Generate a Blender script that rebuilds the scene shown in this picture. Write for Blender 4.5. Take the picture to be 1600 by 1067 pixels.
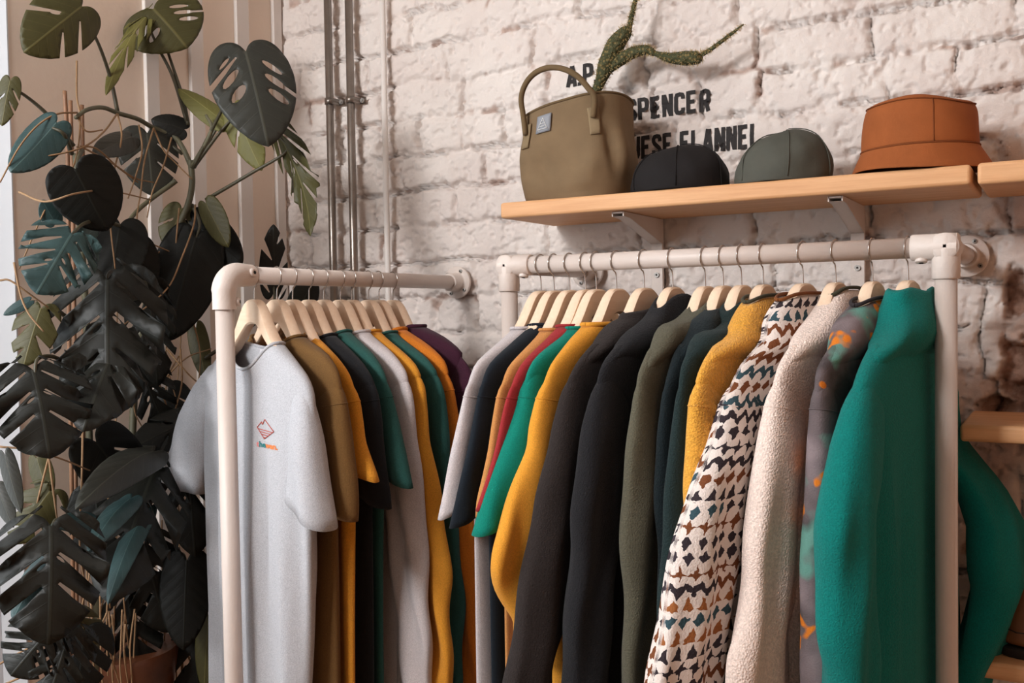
import bpy, bmesh, math, random
import numpy as np
from mathutils import Vector, Matrix
from mathutils.geometry import delaunay_2d_cdt

for o in list(bpy.data.objects):
    bpy.data.objects.remove(o)
SC = bpy.context.scene
COL = SC.collection
ZC = 1.45                      # camera height above the shop floor

# ------------------------------------------------------------------ camera
F_PX = 1500.0
CR = Vector((0.86616093, 0.49950337, -0.01617466))
CU = Vector((-0.00136645, 0.0347314, 0.99939575))
CF = Vector((-0.49976331, 0.86561545, -0.03076553))
cam_d = bpy.data.cameras.new('camera')
cam_d.sensor_width = 36.0
cam_d.lens = F_PX / 1600.0 * 36.0
cam_d.clip_start = 0.05
cam = bpy.data.objects.new('camera', cam_d)
COL.objects.link(cam)
m = Matrix.Identity(4)
for i in range(3):
    m[i][0] = CR[i]; m[i][1] = CU[i]; m[i][2] = -CF[i]
m[2][3] = ZC
cam.matrix_world = m
SC.camera = cam

# ------------------------------------------------------------------ light
SC.view_settings.view_transform = 'Standard'
SC.view_settings.look = 'None'
SC.view_settings.exposure = 0.36
SC.view_settings.gamma = 1.0
SC.view_settings.use_curve_mapping = False
W = bpy.data.worlds.new('world'); SC.world = W
W.use_nodes = True
W.node_tree.nodes['Background'].inputs[0].default_value = (1.0, 0.90, 0.82, 1)
W.node_tree.nodes['Background'].inputs[1].default_value = 0.24

def area(name, loc, target, sx, sy, power, col):
    d = bpy.data.lights.new(name, 'AREA')
    d.shape = 'RECTANGLE'; d.size = sx; d.size_y = sy; d.energy = power; d.color = col
    o = bpy.data.objects.new(name, d); COL.objects.link(o)
    o.location = loc
    v = Vector(target) - Vector(loc)
    o.rotation_euler = v.to_track_quat('-Z', 'Y').to_euler()
    return o
area('side_window_daylight', (-1.935, 0.05, 1.60), (0.0, 0.05, 1.60), 1.7, 1.7, 27, (0.86, 0.94, 1.0))
area('ceiling_skylight', (-1.70, -1.15, 2.80), (-0.75, 1.95, 1.55), 0.8, 0.8, 112, (0.97, 0.985, 1.0))

# ------------------------------------------------------------------ helpers
def srgb(r, g, b):
    f = lambda c: (c / 255.0) / 12.92 if c / 255.0 <= 0.04045 else ((c / 255.0 + 0.055) / 1.055) ** 2.4
    return (f(r), f(g), f(b), 1.0)

def ray(x, y):
    return ((x - 800) / F_PX) * CR - ((y - 533.5) / F_PX) * CU + CF
CO = Vector((0, 0, ZC))
def at_depth(x, y, Z):                      # a point measured in the photograph, at Z metres along the view
    return CO + ray(x, y) * Z
def at_plant(x, y, Z):                      # the plant leans back from the window towards the wall
    return at_depth(x, y, Z + .36 * sstep(90, 275, x))

class MB:
    def __init__(s): s.v = []; s.f = []; s.uv = []; s.m = []
    def add(s, verts, faces, uvs=None, mi=0):
        b = len(s.v); s.v += [tuple(p) for p in verts]
        s.f += [tuple(i + b for i in f) for f in faces]
        s.uv += (uvs if uvs else [(p[0], p[2]) for p in verts])
        s.m += [mi] * len(faces)
    def grid(s, rows, closed=True, cap0=False, cap1=False, uvs=None, mi=0):
        n = len(rows[0]); V = [p for r in rows for p in r]; Fs = []
        k = n if closed else n - 1
        for i in range(len(rows) - 1):
            for j in range(k):
                a = i * n + j; b = i * n + (j + 1) % n
                Fs.append((a, b, b + n, a + n))
        if cap0: Fs.append(tuple(range(n - 1, -1, -1)))
        if cap1: Fs.append(tuple((len(rows) - 1) * n + j for j in range(n)))
        s.add(V, Fs, uvs, mi)
    def tube(s, path, r, seg=8, cap=True, mi=0):
        P = [Vector(p) for p in path]; n = len(P)
        R = r if isinstance(r, (list, tuple)) else [r] * n
        rows = []; up = None
        for i in range(n):
            t = (P[min(i + 1, n - 1)] - P[max(i - 1, 0)]).normalized()
            if up is None:
                up = t.orthogonal().normalized()
            up = (up - t * up.dot(t))
            if up.length < 1e-6: up = t.orthogonal()
            up.normalize(); w = t.cross(up)
            rows.append([P[i] + (up * math.cos(2 * math.pi * k / seg) + w * math.sin(2 * math.pi * k / seg)) * R[i] for k in range(seg)])
        s.grid(rows, True, cap, cap, mi=mi)
    def box(s, lo, hi, mi=0):
        (x0, y0, z0), (x1, y1, z1) = lo, hi
        s.add([(x0, y0, z0), (x1, y0, z0), (x1, y1, z0), (x0, y1, z0), (x0, y0, z1), (x1, y0, z1), (x1, y1, z1), (x0, y1, z1)],
              [(0, 3, 2, 1), (4, 5, 6, 7), (0, 1, 5, 4), (1, 2, 6, 5), (2, 3, 7, 6), (3, 0, 4, 7)], mi=mi)
    def cyl(s, a, b, r, seg=20, mi=0):
        s.tube([a, b], r, seg, True, mi)
    def build(s, name, mat, parent=None, smooth=True, bevel=0, sub=0, solid=0, auto=None):
        me = bpy.data.meshes.new(name)
        me.from_pydata(s.v, [], s.f)
        uvl = me.uv_layers.new(name='UVMap')
        idx = np.zeros(len(me.loops), dtype=np.int32); me.loops.foreach_get('vertex_index', idx)
        uvl.data.foreach_set('uv', np.array(s.uv, dtype=np.float32)[idx].ravel())
        mats = mat if isinstance(mat, (list, tuple)) else [mat]
        for q in mats: me.materials.append(q)
        if len(mats) > 1: me.polygons.foreach_set('material_index', np.array(s.m, dtype=np.int32))
        bm = bmesh.new(); bm.from_mesh(me)
        bmesh.ops.recalc_face_normals(bm, faces=bm.faces)
        for f in bm.faces: f.smooth = smooth
        if auto:
            for e in bm.edges:
                if len(e.link_faces) == 2 and e.calc_face_angle(0) > math.radians(auto): e.smooth = False
        bm.to_mesh(me); bm.free(); me.update()
        o = bpy.data.objects.new(name, me); COL.objects.link(o)
        if parent: o.parent = parent
        if solid:
            md = o.modifiers.new('thickness', 'SOLIDIFY'); md.thickness = solid; md.offset = -1
        if bevel:
            md = o.modifiers.new('bevel', 'BEVEL'); md.width = bevel; md.segments = 3; md.limit_method = 'ANGLE'
        if sub:
            md = o.modifiers.new('smooth', 'SUBSURF'); md.levels = sub; md.render_levels = sub
        return o

def tag(o, label, cat, group=None):
    o['label'] = label; o['category'] = cat
    if group: o['group'] = group
    return o
def thing(name, label, cat, loc=(0, 0, 0), rz=0.0, group=None):
    o = bpy.data.objects.new(name, None); COL.objects.link(o)
    o.empty_display_size = 0.02
    o.location = loc; o.rotation_euler = (0, 0, rz)
    return tag(o, label, cat, group)
def struct(o): o['kind'] = 'structure'; return o

def spline(pts, n):                          # Catmull-Rom through the points
    P = [Vector(p) for p in pts]
    P = [P[0] * 2 - P[1]] + P + [P[-1] * 2 - P[-2]]
    out = []
    for i in range(1, len(P) - 2):
        for k in range(n):
            t = k / n; a, b, c, d = P[i - 1], P[i], P[i + 1], P[i + 2]
            out.append(0.5 * ((2 * b) + (c - a) * t + (2 * a - 5 * b + 4 * c - d) * t * t + (3 * b - a - 3 * c + d) * t ** 3))
    out.append(P[-2]); return out

def lerp_table(tab, x):                      # tab sorted by key ascending
    if x <= tab[0][0]: return tab[0][1]
    for (a, va), (b, vb) in zip(tab, tab[1:]):
        if x <= b: return va + (vb - va) * (x - a) / (b - a)
    return tab[-1][1]
def sstep(a, b, x):
    t = min(1, max(0, (x - a) / (b - a))); return t * t * (3 - 2 * t)

# ------------------------------------------------------------------ materials
class NT:
    def __init__(s, name):
        s.mat = bpy.data.materials.new(name); s.mat.use_nodes = True
        s.t = s.mat.node_tree; s.b = s.t.nodes['Principled BSDF']
    def n(s, typ, **kw):
        nd = s.t.nodes.new(typ)
        for k, v in kw.items(): setattr(nd, k, v)
        return nd
    def l(s, a, b): s.t.links.new(a, b)
    def math(s, op, a, b=None, c=None):
        nd = s.n('ShaderNodeMath', operation=op)
        for i, q in enumerate((a, b, c)):
            if q is None: continue
            if isinstance(q, (int, float)): nd.inputs[i].default_value = q
            else: s.l(q, nd.inputs[i])
        return nd.outputs[0]
    def mix(s, f, a, b):
        nd = s.n('ShaderNodeMix', data_type='RGBA')
        for i, q in ((0, f), (6, a), (7, b)):
            if isinstance(q, (int, float)): nd.inputs[i].default_value = q
            elif isinstance(q, tuple): nd.inputs[i].default_value = q
            else: s.l(q, nd.inputs[i])
        return nd.outputs[2]
    def noise(s, vec, scale, detail=3, rough=0.6):
        nd = s.n('ShaderNodeTexNoise'); nd.inputs['Scale'].default_value = scale
        nd.inputs['Detail'].default_value = detail; nd.inputs['Roughness'].default_value = rough
        if vec is not None: s.l(vec, nd.inputs['Vector'])
        return nd.outputs[0]
    def ramp(s, x, a, b):
        nd = s.n('ShaderNodeMapRange'); nd.inputs[1].default_value = a; nd.inputs[2].default_value = b
        s.l(x, nd.inputs[0]); return nd.outputs[0]
    def bump(s, h, strength, dist):
        nd = s.n('ShaderNodeBump'); nd.inputs['Strength'].default_value = strength
        nd.inputs['Distance'].default_value = dist; s.l(h, nd.inputs['Height']); s.l(nd.outputs[0], s.b.inputs['Normal'])

def plain(name, col, rough=0.6, metal=0.0, bump=0.0, bscale=200, var=0.0, vscale=8, spec=0.5):
    N = NT(name); N.b.inputs['Base Color'].default_value = col
    N.b.inputs['Roughness'].default_value = rough; N.b.inputs['Metallic'].default_value = metal
    N.b.inputs['Specular IOR Level'].default_value = spec
    tc = N.n('ShaderNodeTexCoord').outputs['Object']
    if var:
        f = N.ramp(N.noise(tc, vscale, 4), 0.3, 0.7)
        d = tuple(c * (1 - var) for c in col[:3]) + (1,)
        N.l(N.mix(f, d, col), N.b.inputs['Base Color'])
    if bump: N.bump(N.noise(tc, bscale, 2), bump, 0.002)
    return N.mat

def fabric(name, col, kind='jersey', spec=0.2):
    N = NT(name); b = N.b
    b.inputs['Roughness'].default_value = 0.92; b.inputs['Specular IOR Level'].default_value = spec
    b.inputs['Sheen Weight'].default_value = 0.06; b.inputs['Sheen Roughness'].default_value = 0.5
    tc = N.n('ShaderNodeTexCoord').outputs['Object']
    d = tuple(c * 0.72 for c in col[:3]) + (1,)
    sc = {'jersey': 480, 'fleece': 350, 'sherpa': 220}[kind]
    f = N.ramp(N.noise(tc, sc, 2), 0.3, 0.7)
    N.l(N.mix(f, d, col), b.inputs['Base Color'])
    if kind == 'sherpa':
        v = N.n('ShaderNodeTexVoronoi'); v.inputs['Scale'].default_value = 330; N.l(tc, v.inputs['Vector'])
        N.bump(v.outputs['Distance'], 0.55, 0.003); b.inputs['Sheen Weight'].default_value = 0.2
    elif kind == 'fleece':
        N.bump(N.noise(tc, 380, 4), 0.8, 0.004)
    else:
        N.bump(N.noise(tc, 650, 3), 0.5, 0.002)
    return N.mat

def patterned_fleece():                      # rows of small motifs: diamonds, triangles, zigzags, crosses
    N = NT('patterned_fleece'); b = N.b
    b.inputs['Roughness'].default_value = 0.95; b.inputs['Specular IOR Level'].default_value = 0.15
    uv = N.n('ShaderNodeUVMap').outputs[0]
    nz = N.n('ShaderNodeTexNoise'); nz.inputs['Scale'].default_value = 75; N.l(uv, nz.inputs['Vector'])
    sub = N.n('ShaderNodeVectorMath', operation='SUBTRACT'); N.l(nz.outputs['Color'], sub.inputs[0]); sub.inputs[1].default_value = (.5, .5, .5)
    scl = N.n('ShaderNodeVectorMath', operation='SCALE'); N.l(sub.outputs[0], scl.inputs[0]); scl.inputs['Scale'].default_value = 0.016
    ad = N.n('ShaderNodeVectorMath', operation='ADD'); N.l(uv, ad.inputs[0]); N.l(scl.outputs[0], ad.inputs[1])
    sp = N.n('ShaderNodeSeparateXYZ'); N.l(ad.outputs[0], sp.inputs[0])
    RH = 0.022; PW = 0.024
    vr = N.math('DIVIDE', sp.outputs[1], RH)
    row = N.math('FLOOR', vr); fv = N.math('SUBTRACT', N.math('FRACT', vr), 0.5)
    wn = N.n('ShaderNodeTexWhiteNoise', noise_dimensions='1D'); N.l(row, wn.inputs['W'])
    wsep = N.n('ShaderNodeSeparateColor'); N.l(wn.outputs['Color'], wsep.inputs[0])
    ur = N.math('ADD', N.math('DIVIDE', sp.outputs[0], PW), N.math('MULTIPLY', wsep.outputs[0], 5.0))
    fu = N.math('SUBTRACT', N.math('FRACT', ur), 0.5)
    col_i = N.math('FLOOR', ur)
    au = N.math('ABSOLUTE', fu); av = N.math('ABSOLUTE', fv)
    diamond = N.math('LESS_THAN', N.math('ADD', N.math('MULTIPLY', au, 1.15), av), 0.46)
    tri = N.math('LESS_THAN', N.math('ADD', N.math('MULTIPLY', au, 2.0), fv), 0.5)
    tri = N.math('MULTIPLY', tri, N.math('GREATER_THAN', fv, -0.36))
    zz = N.math('LESS_THAN', N.math('ABSOLUTE', N.math('SUBTRACT', fv, N.math('SUBTRACT', N.math('MULTIPLY', au, 1.1), 0.27))), 0.26)
    cross = N.math('LESS_THAN', N.math('MINIMUM', N.math('ADD', N.math('MULTIPLY', au, 2.4), N.math('MULTIPLY', av, .8)), N.math('ADD', N.math('MULTIPLY', av, 2.4), N.math('MULTIPLY', au, .8))), 0.44)
    sel = wsep.outputs[1]
    def pick(thr, a, b2):                    # sel < thr ? a : b2
        f = N.math('LESS_THAN', sel, thr)
        return N.math('ADD', N.math('MULTIPLY', f, a), N.math('MULTIPLY', N.math('SUBTRACT', 1.0, f), b2))
    mask = pick(0.3, diamond, pick(0.55, tri, pick(0.75, zz, cross)))
    w2 = N.n('ShaderNodeTexWhiteNoise', noise_dimensions='2D'); cx = N.n('ShaderNodeCombineXYZ')
    N.l(N.math('FLOOR', N.math('DIVIDE', col_i, 7.0)), cx.inputs[0]); N.l(row, cx.inputs[1]); N.l(cx.outputs[0], w2.inputs['Vector'])
    rp = N.n('ShaderNodeValToRGB'); rp.color_ramp.interpolation = 'CONSTANT'
    els = rp.color_ramp.elements
    cols = [(0, srgb(54, 46, 50)), (0.42, srgb(116, 68, 42)), (0.66, srgb(56, 78, 86)), (0.78, srgb(58, 50, 56)), (0.92, srgb(150, 92, 52))]
    els[0].position = 0; els[0].color = cols[0][1]; els[1].position = cols[1][0]; els[1].color = cols[1][1]
    for p, c in cols[2:]:
        e = els.new(p); e.color = c
    N.l(w2.outputs['Value'], rp.inputs[0])
    N.l(N.mix(mask, srgb(226, 212, 204), rp.outputs[0]), b.inputs['Base Color'])
    tc = N.n('ShaderNodeTexCoord').outputs['Object']
    N.bump(N.noise(tc, 300, 3), 0.6, 0.004)
    return N.mat

def blotched_fleece():                       # grey fleece printed with orange and sea-green patches
    N = NT('blotched_fleece'); b = N.b
    b.inputs['Roughness'].default_value = 0.95; b.inputs['Specular IOR Level'].default_value = 0.15
    tc = N.n('ShaderNodeTexCoord').outputs['Object']
    c1 = N.mix(N.ramp(N.noise(tc, 7, 3), 0.40, 0.62), srgb(64, 58, 58), srgb(128, 114, 116))
    mp = N.n('ShaderNodeMapping'); mp.inputs['Location'].default_value = (3.1, 1.7, .4); N.l(tc, mp.inputs[0])
    f2 = N.ramp(N.noise(mp.outputs[0], 17, 2), 0.60, 0.63)
    mp2 = N.n('ShaderNodeMapping'); mp2.inputs['Location'].default_value = (9.1, 4.7, 2.4); N.l(tc, mp2.inputs[0])
    f3 = N.ramp(N.noise(mp2.outputs[0], 8, 3), 0.57, 0.64)
    c2 = N.mix(f3, c1, srgb(96, 140, 128))
    N.l(N.mix(f2, c2, srgb(206, 116, 38)), b.inputs['Base Color'])
    N.bump(N.noise(tc, 400, 3), 0.5, 0.003)
    return N.mat

def wood(name, c1, c2, scale=(2, 30, 30), rough=0.55):
    N = NT(name); tc = N.n('ShaderNodeTexCoord').outputs['Object']
    mp = N.n('ShaderNodeMapping'); mp.inputs['Scale'].default_value = scale; N.l(tc, mp.inputs[0])
    f = N.ramp(N.noise(mp.outputs[0], 3, 5, 0.65), 0.3, 0.72)
    N.l(N.mix(f, c1, c2), N.b.inputs['Base Color'])
    N.b.inputs['Roughness'].default_value = rough; N.b.inputs['Specular IOR Level'].default_value = 0.3
    N.bump(N.noise(mp.outputs[0], 14, 3), 0.15, 0.001)
    return N.mat

def leaf_mat(name, col, vein, rough=0.38, spec=0.28):
    N = NT(name); uv = N.n('ShaderNodeUVMap').outputs[0]
    sp = N.n('ShaderNodeSeparateXYZ'); N.l(uv, sp.inputs[0])
    av = N.math('ABSOLUTE', sp.outputs[0])
    mid = N.ramp(av, 0.022, 0.008)
    lat = N.math('FRACT', N.math('MULTIPLY', N.math('SUBTRACT', sp.outputs[1], N.math('MULTIPLY', av, 0.55)), 7.0))
    lat = N.ramp(N.math('ABSOLUTE', N.math('SUBTRACT', lat, 0.5)), 0.05, 0.0)
    f = N.math('MAXIMUM', mid, N.math('MULTIPLY', lat, 0.35))
    tc = N.n('ShaderNodeTexCoord').outputs['Object']
    c2 = N.mix(N.ramp(N.noise(tc, 9, 3), 0.3, 0.7), tuple(c * 0.75 for c in col[:3]) + (1,), col)
    N.l(N.mix(f, c2, vein), N.b.inputs['Base Color'])
    N.b.inputs['Roughness'].default_value = rough; N.b.inputs['Specular IOR Level'].default_value = spec
    N.bump(f, 0.3, 0.002)
    return N.mat

M = {}
M['pipe'] = plain('white_painted_pipe', srgb(205, 190, 181), 0.45, bump=0.12, bscale=260, var=0.05)
M['fitting'] = plain('white_painted_fitting', srgb(214, 200, 191), 0.5, bump=0.25, bscale=160, var=0.06)
M['screw'] = plain('steel_screw', srgb(150, 145, 140), 0.45, 0.6)
M['hole'] = plain('dark_socket', srgb(30, 26, 24), 0.8)
M['steel'] = plain('galvanised_steel', srgb(150, 140, 132), 0.33, 0.85, bump=0.1, bscale=90, var=0.25, vscale=25)
M['wire'] = plain('hanger_wire', srgb(185, 175, 168), 0.25, 1.0)
M['hanger'] = wood('hanger_beech', srgb(229, 198, 169), srgb(238, 212, 187), (8, 40, 40), 0.5)
M['shelf'] = wood('shelf_pine', srgb(206, 152, 106), srgb(226, 176, 130), (1.5, 18, 30))
M['plaster'] = plain('tan_panel_paint', srgb(236, 218, 202), 0.85, bump=0.2, bscale=60, var=0.05, vscale=3)
M['side'] = plain('warm_bounce_paint', srgb(196, 150, 118), 0.9)  # warm tone chosen to tint light bounced off the added right wall
M['batten'] = plain('white_batten_paint', srgb(222, 214, 208), 0.7, bump=0.15, bscale=80)
M['reveal'] = plain('white_reveal_paint', srgb(206, 208, 212), 0.8, bump=0.15, bscale=80)
M['floor'] = wood('floor_boards', srgb(120, 92, 70), srgb(150, 118, 90), (2, 12, 12))
M['ceiling'] = plain('ceiling_paint', srgb(225, 220, 214), 0.9)
M['ink'] = plain('black_wall_paint', srgb(38, 33, 32), 0.8)
def thin_glass():
    N = NT('window_glass'); tr = N.n('ShaderNodeBsdfTransparent'); gl = N.n('ShaderNodeBsdfGlossy'); gl.inputs['Roughness'].default_value = 0.02
    mx = N.n('ShaderNodeMixShader'); mx.inputs[0].default_value = 0.08
    N.l(tr.outputs[0], mx.inputs[1]); N.l(gl.outputs[0], mx.inputs[2])
    N.l(mx.outputs[0], N.t.nodes['Material Output'].inputs['Surface']); return N.mat
M['glass'] = thin_glass()

# ------------------------------------------------------------------ brick wall
YW = 2.06; XL = -1.93
def vnoise(x, z, scale, seed):
    rs = np.random.RandomState(seed); T = rs.rand(256, 256)
    u = x * scale + 37.3; v = z * scale + 11.7
    iu = np.floor(u).astype(int); iv = np.floor(v).astype(int); fu = u - iu; fv = v - iv
    fu = fu * fu * (3 - 2 * fu); fv = fv * fv * (3 - 2 * fv)
    g = lambda a, b: T[a % 256, b % 256]
    return (g(iu, iv) * (1 - fu) + g(iu + 1, iv) * fu) * (1 - fv) + (g(iu, iv + 1) * (1 - fu) + g(iu + 1, iv + 1) * fu) * fv
def fbm(x, z, scale, seed, octv=4):
    r = 0; a = 1; t = 0
    for k in range(octv):
        r = r + a * vnoise(x, z, scale * 2 ** k, seed + k); t += a; a *= 0.55
    return r / t
def ss(a, b, x):
    t = np.clip((x - a) / (b - a), 0, 1); return t * t * (3 - 2 * t)
COURSE = 0.093
def wall_height(x, z):
    """relief towards the room (metres, negative = recessed) and bare-brick mask"""
    x = np.asarray(x, float); z = np.asarray(z, float)
    wx = x + (fbm(x, z, 9, 1) - .5) * 0.035 + (fbm(x, z, 45, 2, 3) - .5) * 0.018
    wz = z + (fbm(x, z, 7, 5) - .5) * 0.030 + (fbm(x, z, 40, 6, 3) - .5) * 0.016
    r = (wz - ZC - 0.413) / COURSE
    row = np.floor(r).astype(int); fz = (r - row) * COURSE
    rng = np.random.RandomState(4)
    header = (rng.rand(200) < 0.3)[(row + 100) % 200]
    L = np.where(header, 0.128, 0.25)
    off = rng.rand(200)[(row + 100) % 200] * 0.25
    c = (wx + off) / L; ci = np.floor(c).astype(int); fx = (c - ci) * L
    dx = np.minimum(fx, L - fx); dz = np.minimum(fz, COURSE - fz)
    T = rng.rand(200, 200); T2 = rng.rand(200, 200); T3 = rng.rand(200, 200)
    a = (row + 100) % 200; b = (ci + 100) % 200
    hb = (T[a, b] - .5) * 0.006 + (T2[a, b] - .5) * (fx / L - .5) * 0.012 + (T3[a, b] - .5) * (fz / COURSE - .5) * 0.012
    strength_x = ss(0.38, 0.72, fbm(x, z, 6, 20)); strength_z = ss(0.36, 0.68, fbm(x, z, 5, 30))
    d = np.minimum(dx, dz)
    soft = (1 - ss(0.0, 0.016, dx)) * (0.35 + .65 * strength_x) * 0.008
    soft = np.maximum(soft, (1 - ss(0.0, 0.014, dz)) * (0.35 + .65 * strength_z) * 0.007)
    crack = (1 - ss(0.0010, 0.0042, dx)) * ss(.43, .55, fbm(x, z, 11, 41) + .02) * 0.022
    crack = np.maximum(crack, (1 - ss(0.0010, 0.0038, np.abs(dz - 0.004))) * ss(.46, .58, fbm(x, z, 9, 47)) * 0.019)
    edge = 1 - ss(0.0, 0.028, d)
    pitn = fbm(x, z, 55, 60, 4); pit = ss(.57, .72, pitn + edge * 0.11) * 0.006
    lump = fbm(x, z, 60, 70, 3)
    h = hb - soft - crack - pit + (lump - .5) * 0.0045 + (fbm(x, z, 14, 75, 3) - .5) * 0.006 + (fbm(x, z, 190, 79, 2) - .5) * 0.0016
    # bare patches where the paint has come off in the joints
    bare = ss(.62, .70, fbm(x, z, 13, 80)) * (1 - ss(0.003, 0.012, d)) * 0.7
    # small drilled holes
    for hx, hz in ((-1.23, .395), (-1.215, .39), (-1.225, .347), (-1.232, .02), (-1.24, .065), (-1.35, .47), (-1.19, .33)):
        q = np.hypot(x - hx, z - ZC - hz); h = h - (1 - ss(0.004, 0.0065, q)) * 0.012
    # the broken-out bricks on the right, below the shelf
    hole = 0
    for hx, hz, ax, az in ((-0.075, -0.13, .034, .075), (-0.085, 0.02, .022, .05), (-0.04, -0.04, .02, .03), (-0.115, -0.20, .03, .02)):
        q = np.sqrt(((x - hx) / ax) ** 2 + ((z - ZC - hz) / az) ** 2) + (fbm(x, z, 30, 90) - .5) * 1.1
        hole = np.maximum(hole, 1 - ss(0.75, 1.1, q))
    h = h - hole * (0.03 + 0.03 * fbm(x, z, 40, 95)); bare = np.maximum(bare, hole)
    stain = (1 - ss(0.06, 0.3, np.abs(x + 0.02))) * ss(.40, .62, fbm(x, z, 8, 99)) * (1 - ss(.1, .25, z - ZC - .12)) * .6
    bare = np.maximum(bare, stain)
    return h, np.clip(bare, 0, 1)

def brick_material():
    N = NT('white_painted_brick'); b = N.b
    b.inputs['Roughness'].default_value = 0.75; b.inputs['Specular IOR Level'].default_value = 0.25
    tc = N.n('ShaderNodeTexCoord').outputs['Object']
    at = N.n('ShaderNodeAttribute', attribute_name='bare')
    paint = N.mix(N.ramp(N.noise(tc, 5, 4), 0.35, 0.65), srgb(224, 211, 204), srgb(234, 224, 217))
    brick = N.mix(N.ramp(N.noise(tc, 30, 4), 0.35, 0.65), srgb(138, 100, 80), srgb(186, 150, 132))
    N.l(N.mix(at.outputs['Fac'], paint, brick), b.inputs['Base Color'])
    N.bump(N.noise(tc, 150, 6, 0.75), 0.6, 0.004)
    return N.mat
M['brick'] = brick_material()

def build_brick_wall():
    xs = np.concatenate([np.arange(XL, 0.02, 0.0036), np.arange(0.02, 0.6, 0.006), np.linspace(0.6, 1.6, 80)])
    zs = np.concatenate([np.linspace(0, 0.58, 14)[:-1], np.arange(0.58, 2.32, 0.0036), np.linspace(2.325, 2.9, 12)])
    X, Z = np.meshgrid(xs, zs); h, bare = wall_height(X, Z)
    V = np.stack([X.ravel(), (YW - h).ravel(), Z.ravel()], 1)
    nx = len(xs); nz = len(zs)
    i = np.arange((nz - 1) * (nx - 1)); r = i // (nx - 1); c = i % (nx - 1); a = r * nx + c
    Fq = np.stack([a, a + 1, a + nx + 1, a + nx], 1)
    me = bpy.data.meshes.new('wall_back')
    me.vertices.add(len(V)); me.vertices.foreach_set('co', V.astype(np.float32).ravel())
    me.loops.add(Fq.size); me.loops.foreach_set('vertex_index', Fq.astype(np.int32).ravel())
    me.polygons.add(len(Fq)); me.polygons.foreach_set('loop_start', (np.arange(len(Fq)) * 4).astype(np.int32))
    me.polygons.foreach_set('loop_total', np.full(len(Fq), 4, np.int32))
    me.update(calc_edges=True)
    me.polygons.foreach_set('use_smooth', np.ones(len(Fq), bool))
    at = me.attributes.new('bare', 'FLOAT', 'POINT'); at.data.foreach_set('value', bare.ravel().astype(np.float32))
    me.materials.append(M['brick'])
    o = bpy.data.objects.new('wall_back', me); COL.objects.link(o); struct(o)
build_brick_wall()

# ------------------------------------------------------------------ side wall, window, floor, ceiling
b = MB()
b.box((XL - .13, 1.24, 0), (XL, YW + .05, 2.9)); b.box((XL - .13, -1.0, 0), (XL, 1.24, .35))
b.box((XL - .13, -1.0, 2.55), (XL, 1.24, 2.9)); b.box((XL - .13, -3.4, 0), (XL, -1.0, 2.9))
wl = struct(b.build('wall_left', M['plaster'], smooth=False))
b = MB(); b.box((XL - .128, 1.2385, .35), (XL + .0015, 1.2415, 2.55))
struct(b.build('trim_1', M['reveal'], smooth=False))
for k, (y0, y1) in enumerate(((1.584, 1.622), (1.722, 1.764), (1.881, 1.926), (2.02, 2.052))):
    b = MB(); b.box((XL, y0, 0), (XL + .012, y1, 2.9))
    struct(b.build('trim_%d' % (k + 2), M['batten'], smooth=False, bevel=.002))
b = MB()
for lo, hi in (((-1.0, .35), (-.93, 2.55)), ((1.17, .35), (1.24, 2.55)), ((-.93, .35), (1.17, .42)), ((-.93, 2.48), (1.17, 2.55)), ((.09, .42), (.15, 2.48))):
    b.box((XL - .125, lo[0], lo[1]), (XL - .085, hi[0], hi[1]))
wf = struct(b.build('window_1', M['reveal'], smooth=False, bevel=.003))
b = MB(); b.box((XL - .108, -.93, .42), (XL - .102, .09, 2.48)); b.box((XL - .108, .15, .42), (XL - .102, 1.17, 2.48))
b.build('pane', M['glass'], wf, smooth=False)
b = MB(); b.box((1.6, -3.4, 0), (1.7, YW + .05, 2.9)); struct(b.build('wall_right_bounce', M['side'], smooth=False))  # unseen wall added to block ambient light and bounce warm light back
b = MB(); b.box((XL - .13, -3.4, -.05), (1.6, YW + .05, 0)); struct(b.build('floor', M['floor'], smooth=False))
b = MB(); b.box((XL - .13, -3.4, 2.9), (1.6, YW + .05, 2.95)); struct(b.build('ceiling', M['ceiling'], smooth=False))

# ------------------------------------------------------------------ lettering on the bricks
def text_polys(body, height, sx, bold):
    cu = bpy.data.curves.new('tmp', 'FONT'); cu.body = body; cu.size = 1.0; cu.offset = bold; cu.resolution_u = 4
    o = bpy.data.objects.new('tmp', cu); COL.objects.link(o)
    bpy.context.view_layer.update()
    me = bpy.data.meshes.new_from_object(o.evaluated_get(bpy.context.evaluated_depsgraph_get()))
    bpy.data.objects.remove(o)
    co = np.array([v.co[:2] for v in me.vertices]); H = co[:, 1].max()
    co = co / H * height; co[:, 0] *= sx
    F = [tuple(p.vertices) for p in me.polygons]
    bpy.data.meshes.remove(me)
    return co, F
_a = [(.085, .915), (.30, .915), (.39, .87), (.415, .78), (.415, .58), (.39, .48), (.30, .435), (.085, .435)]
_o = [(.415, .30), (.415, .2), (.37, .11), (.25, .08), (.13, .11), (.085, .2), (.085, .8), (.13, .89), (.25, .92), (.37, .89), (.415, .8), (.415, .70)]
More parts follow.
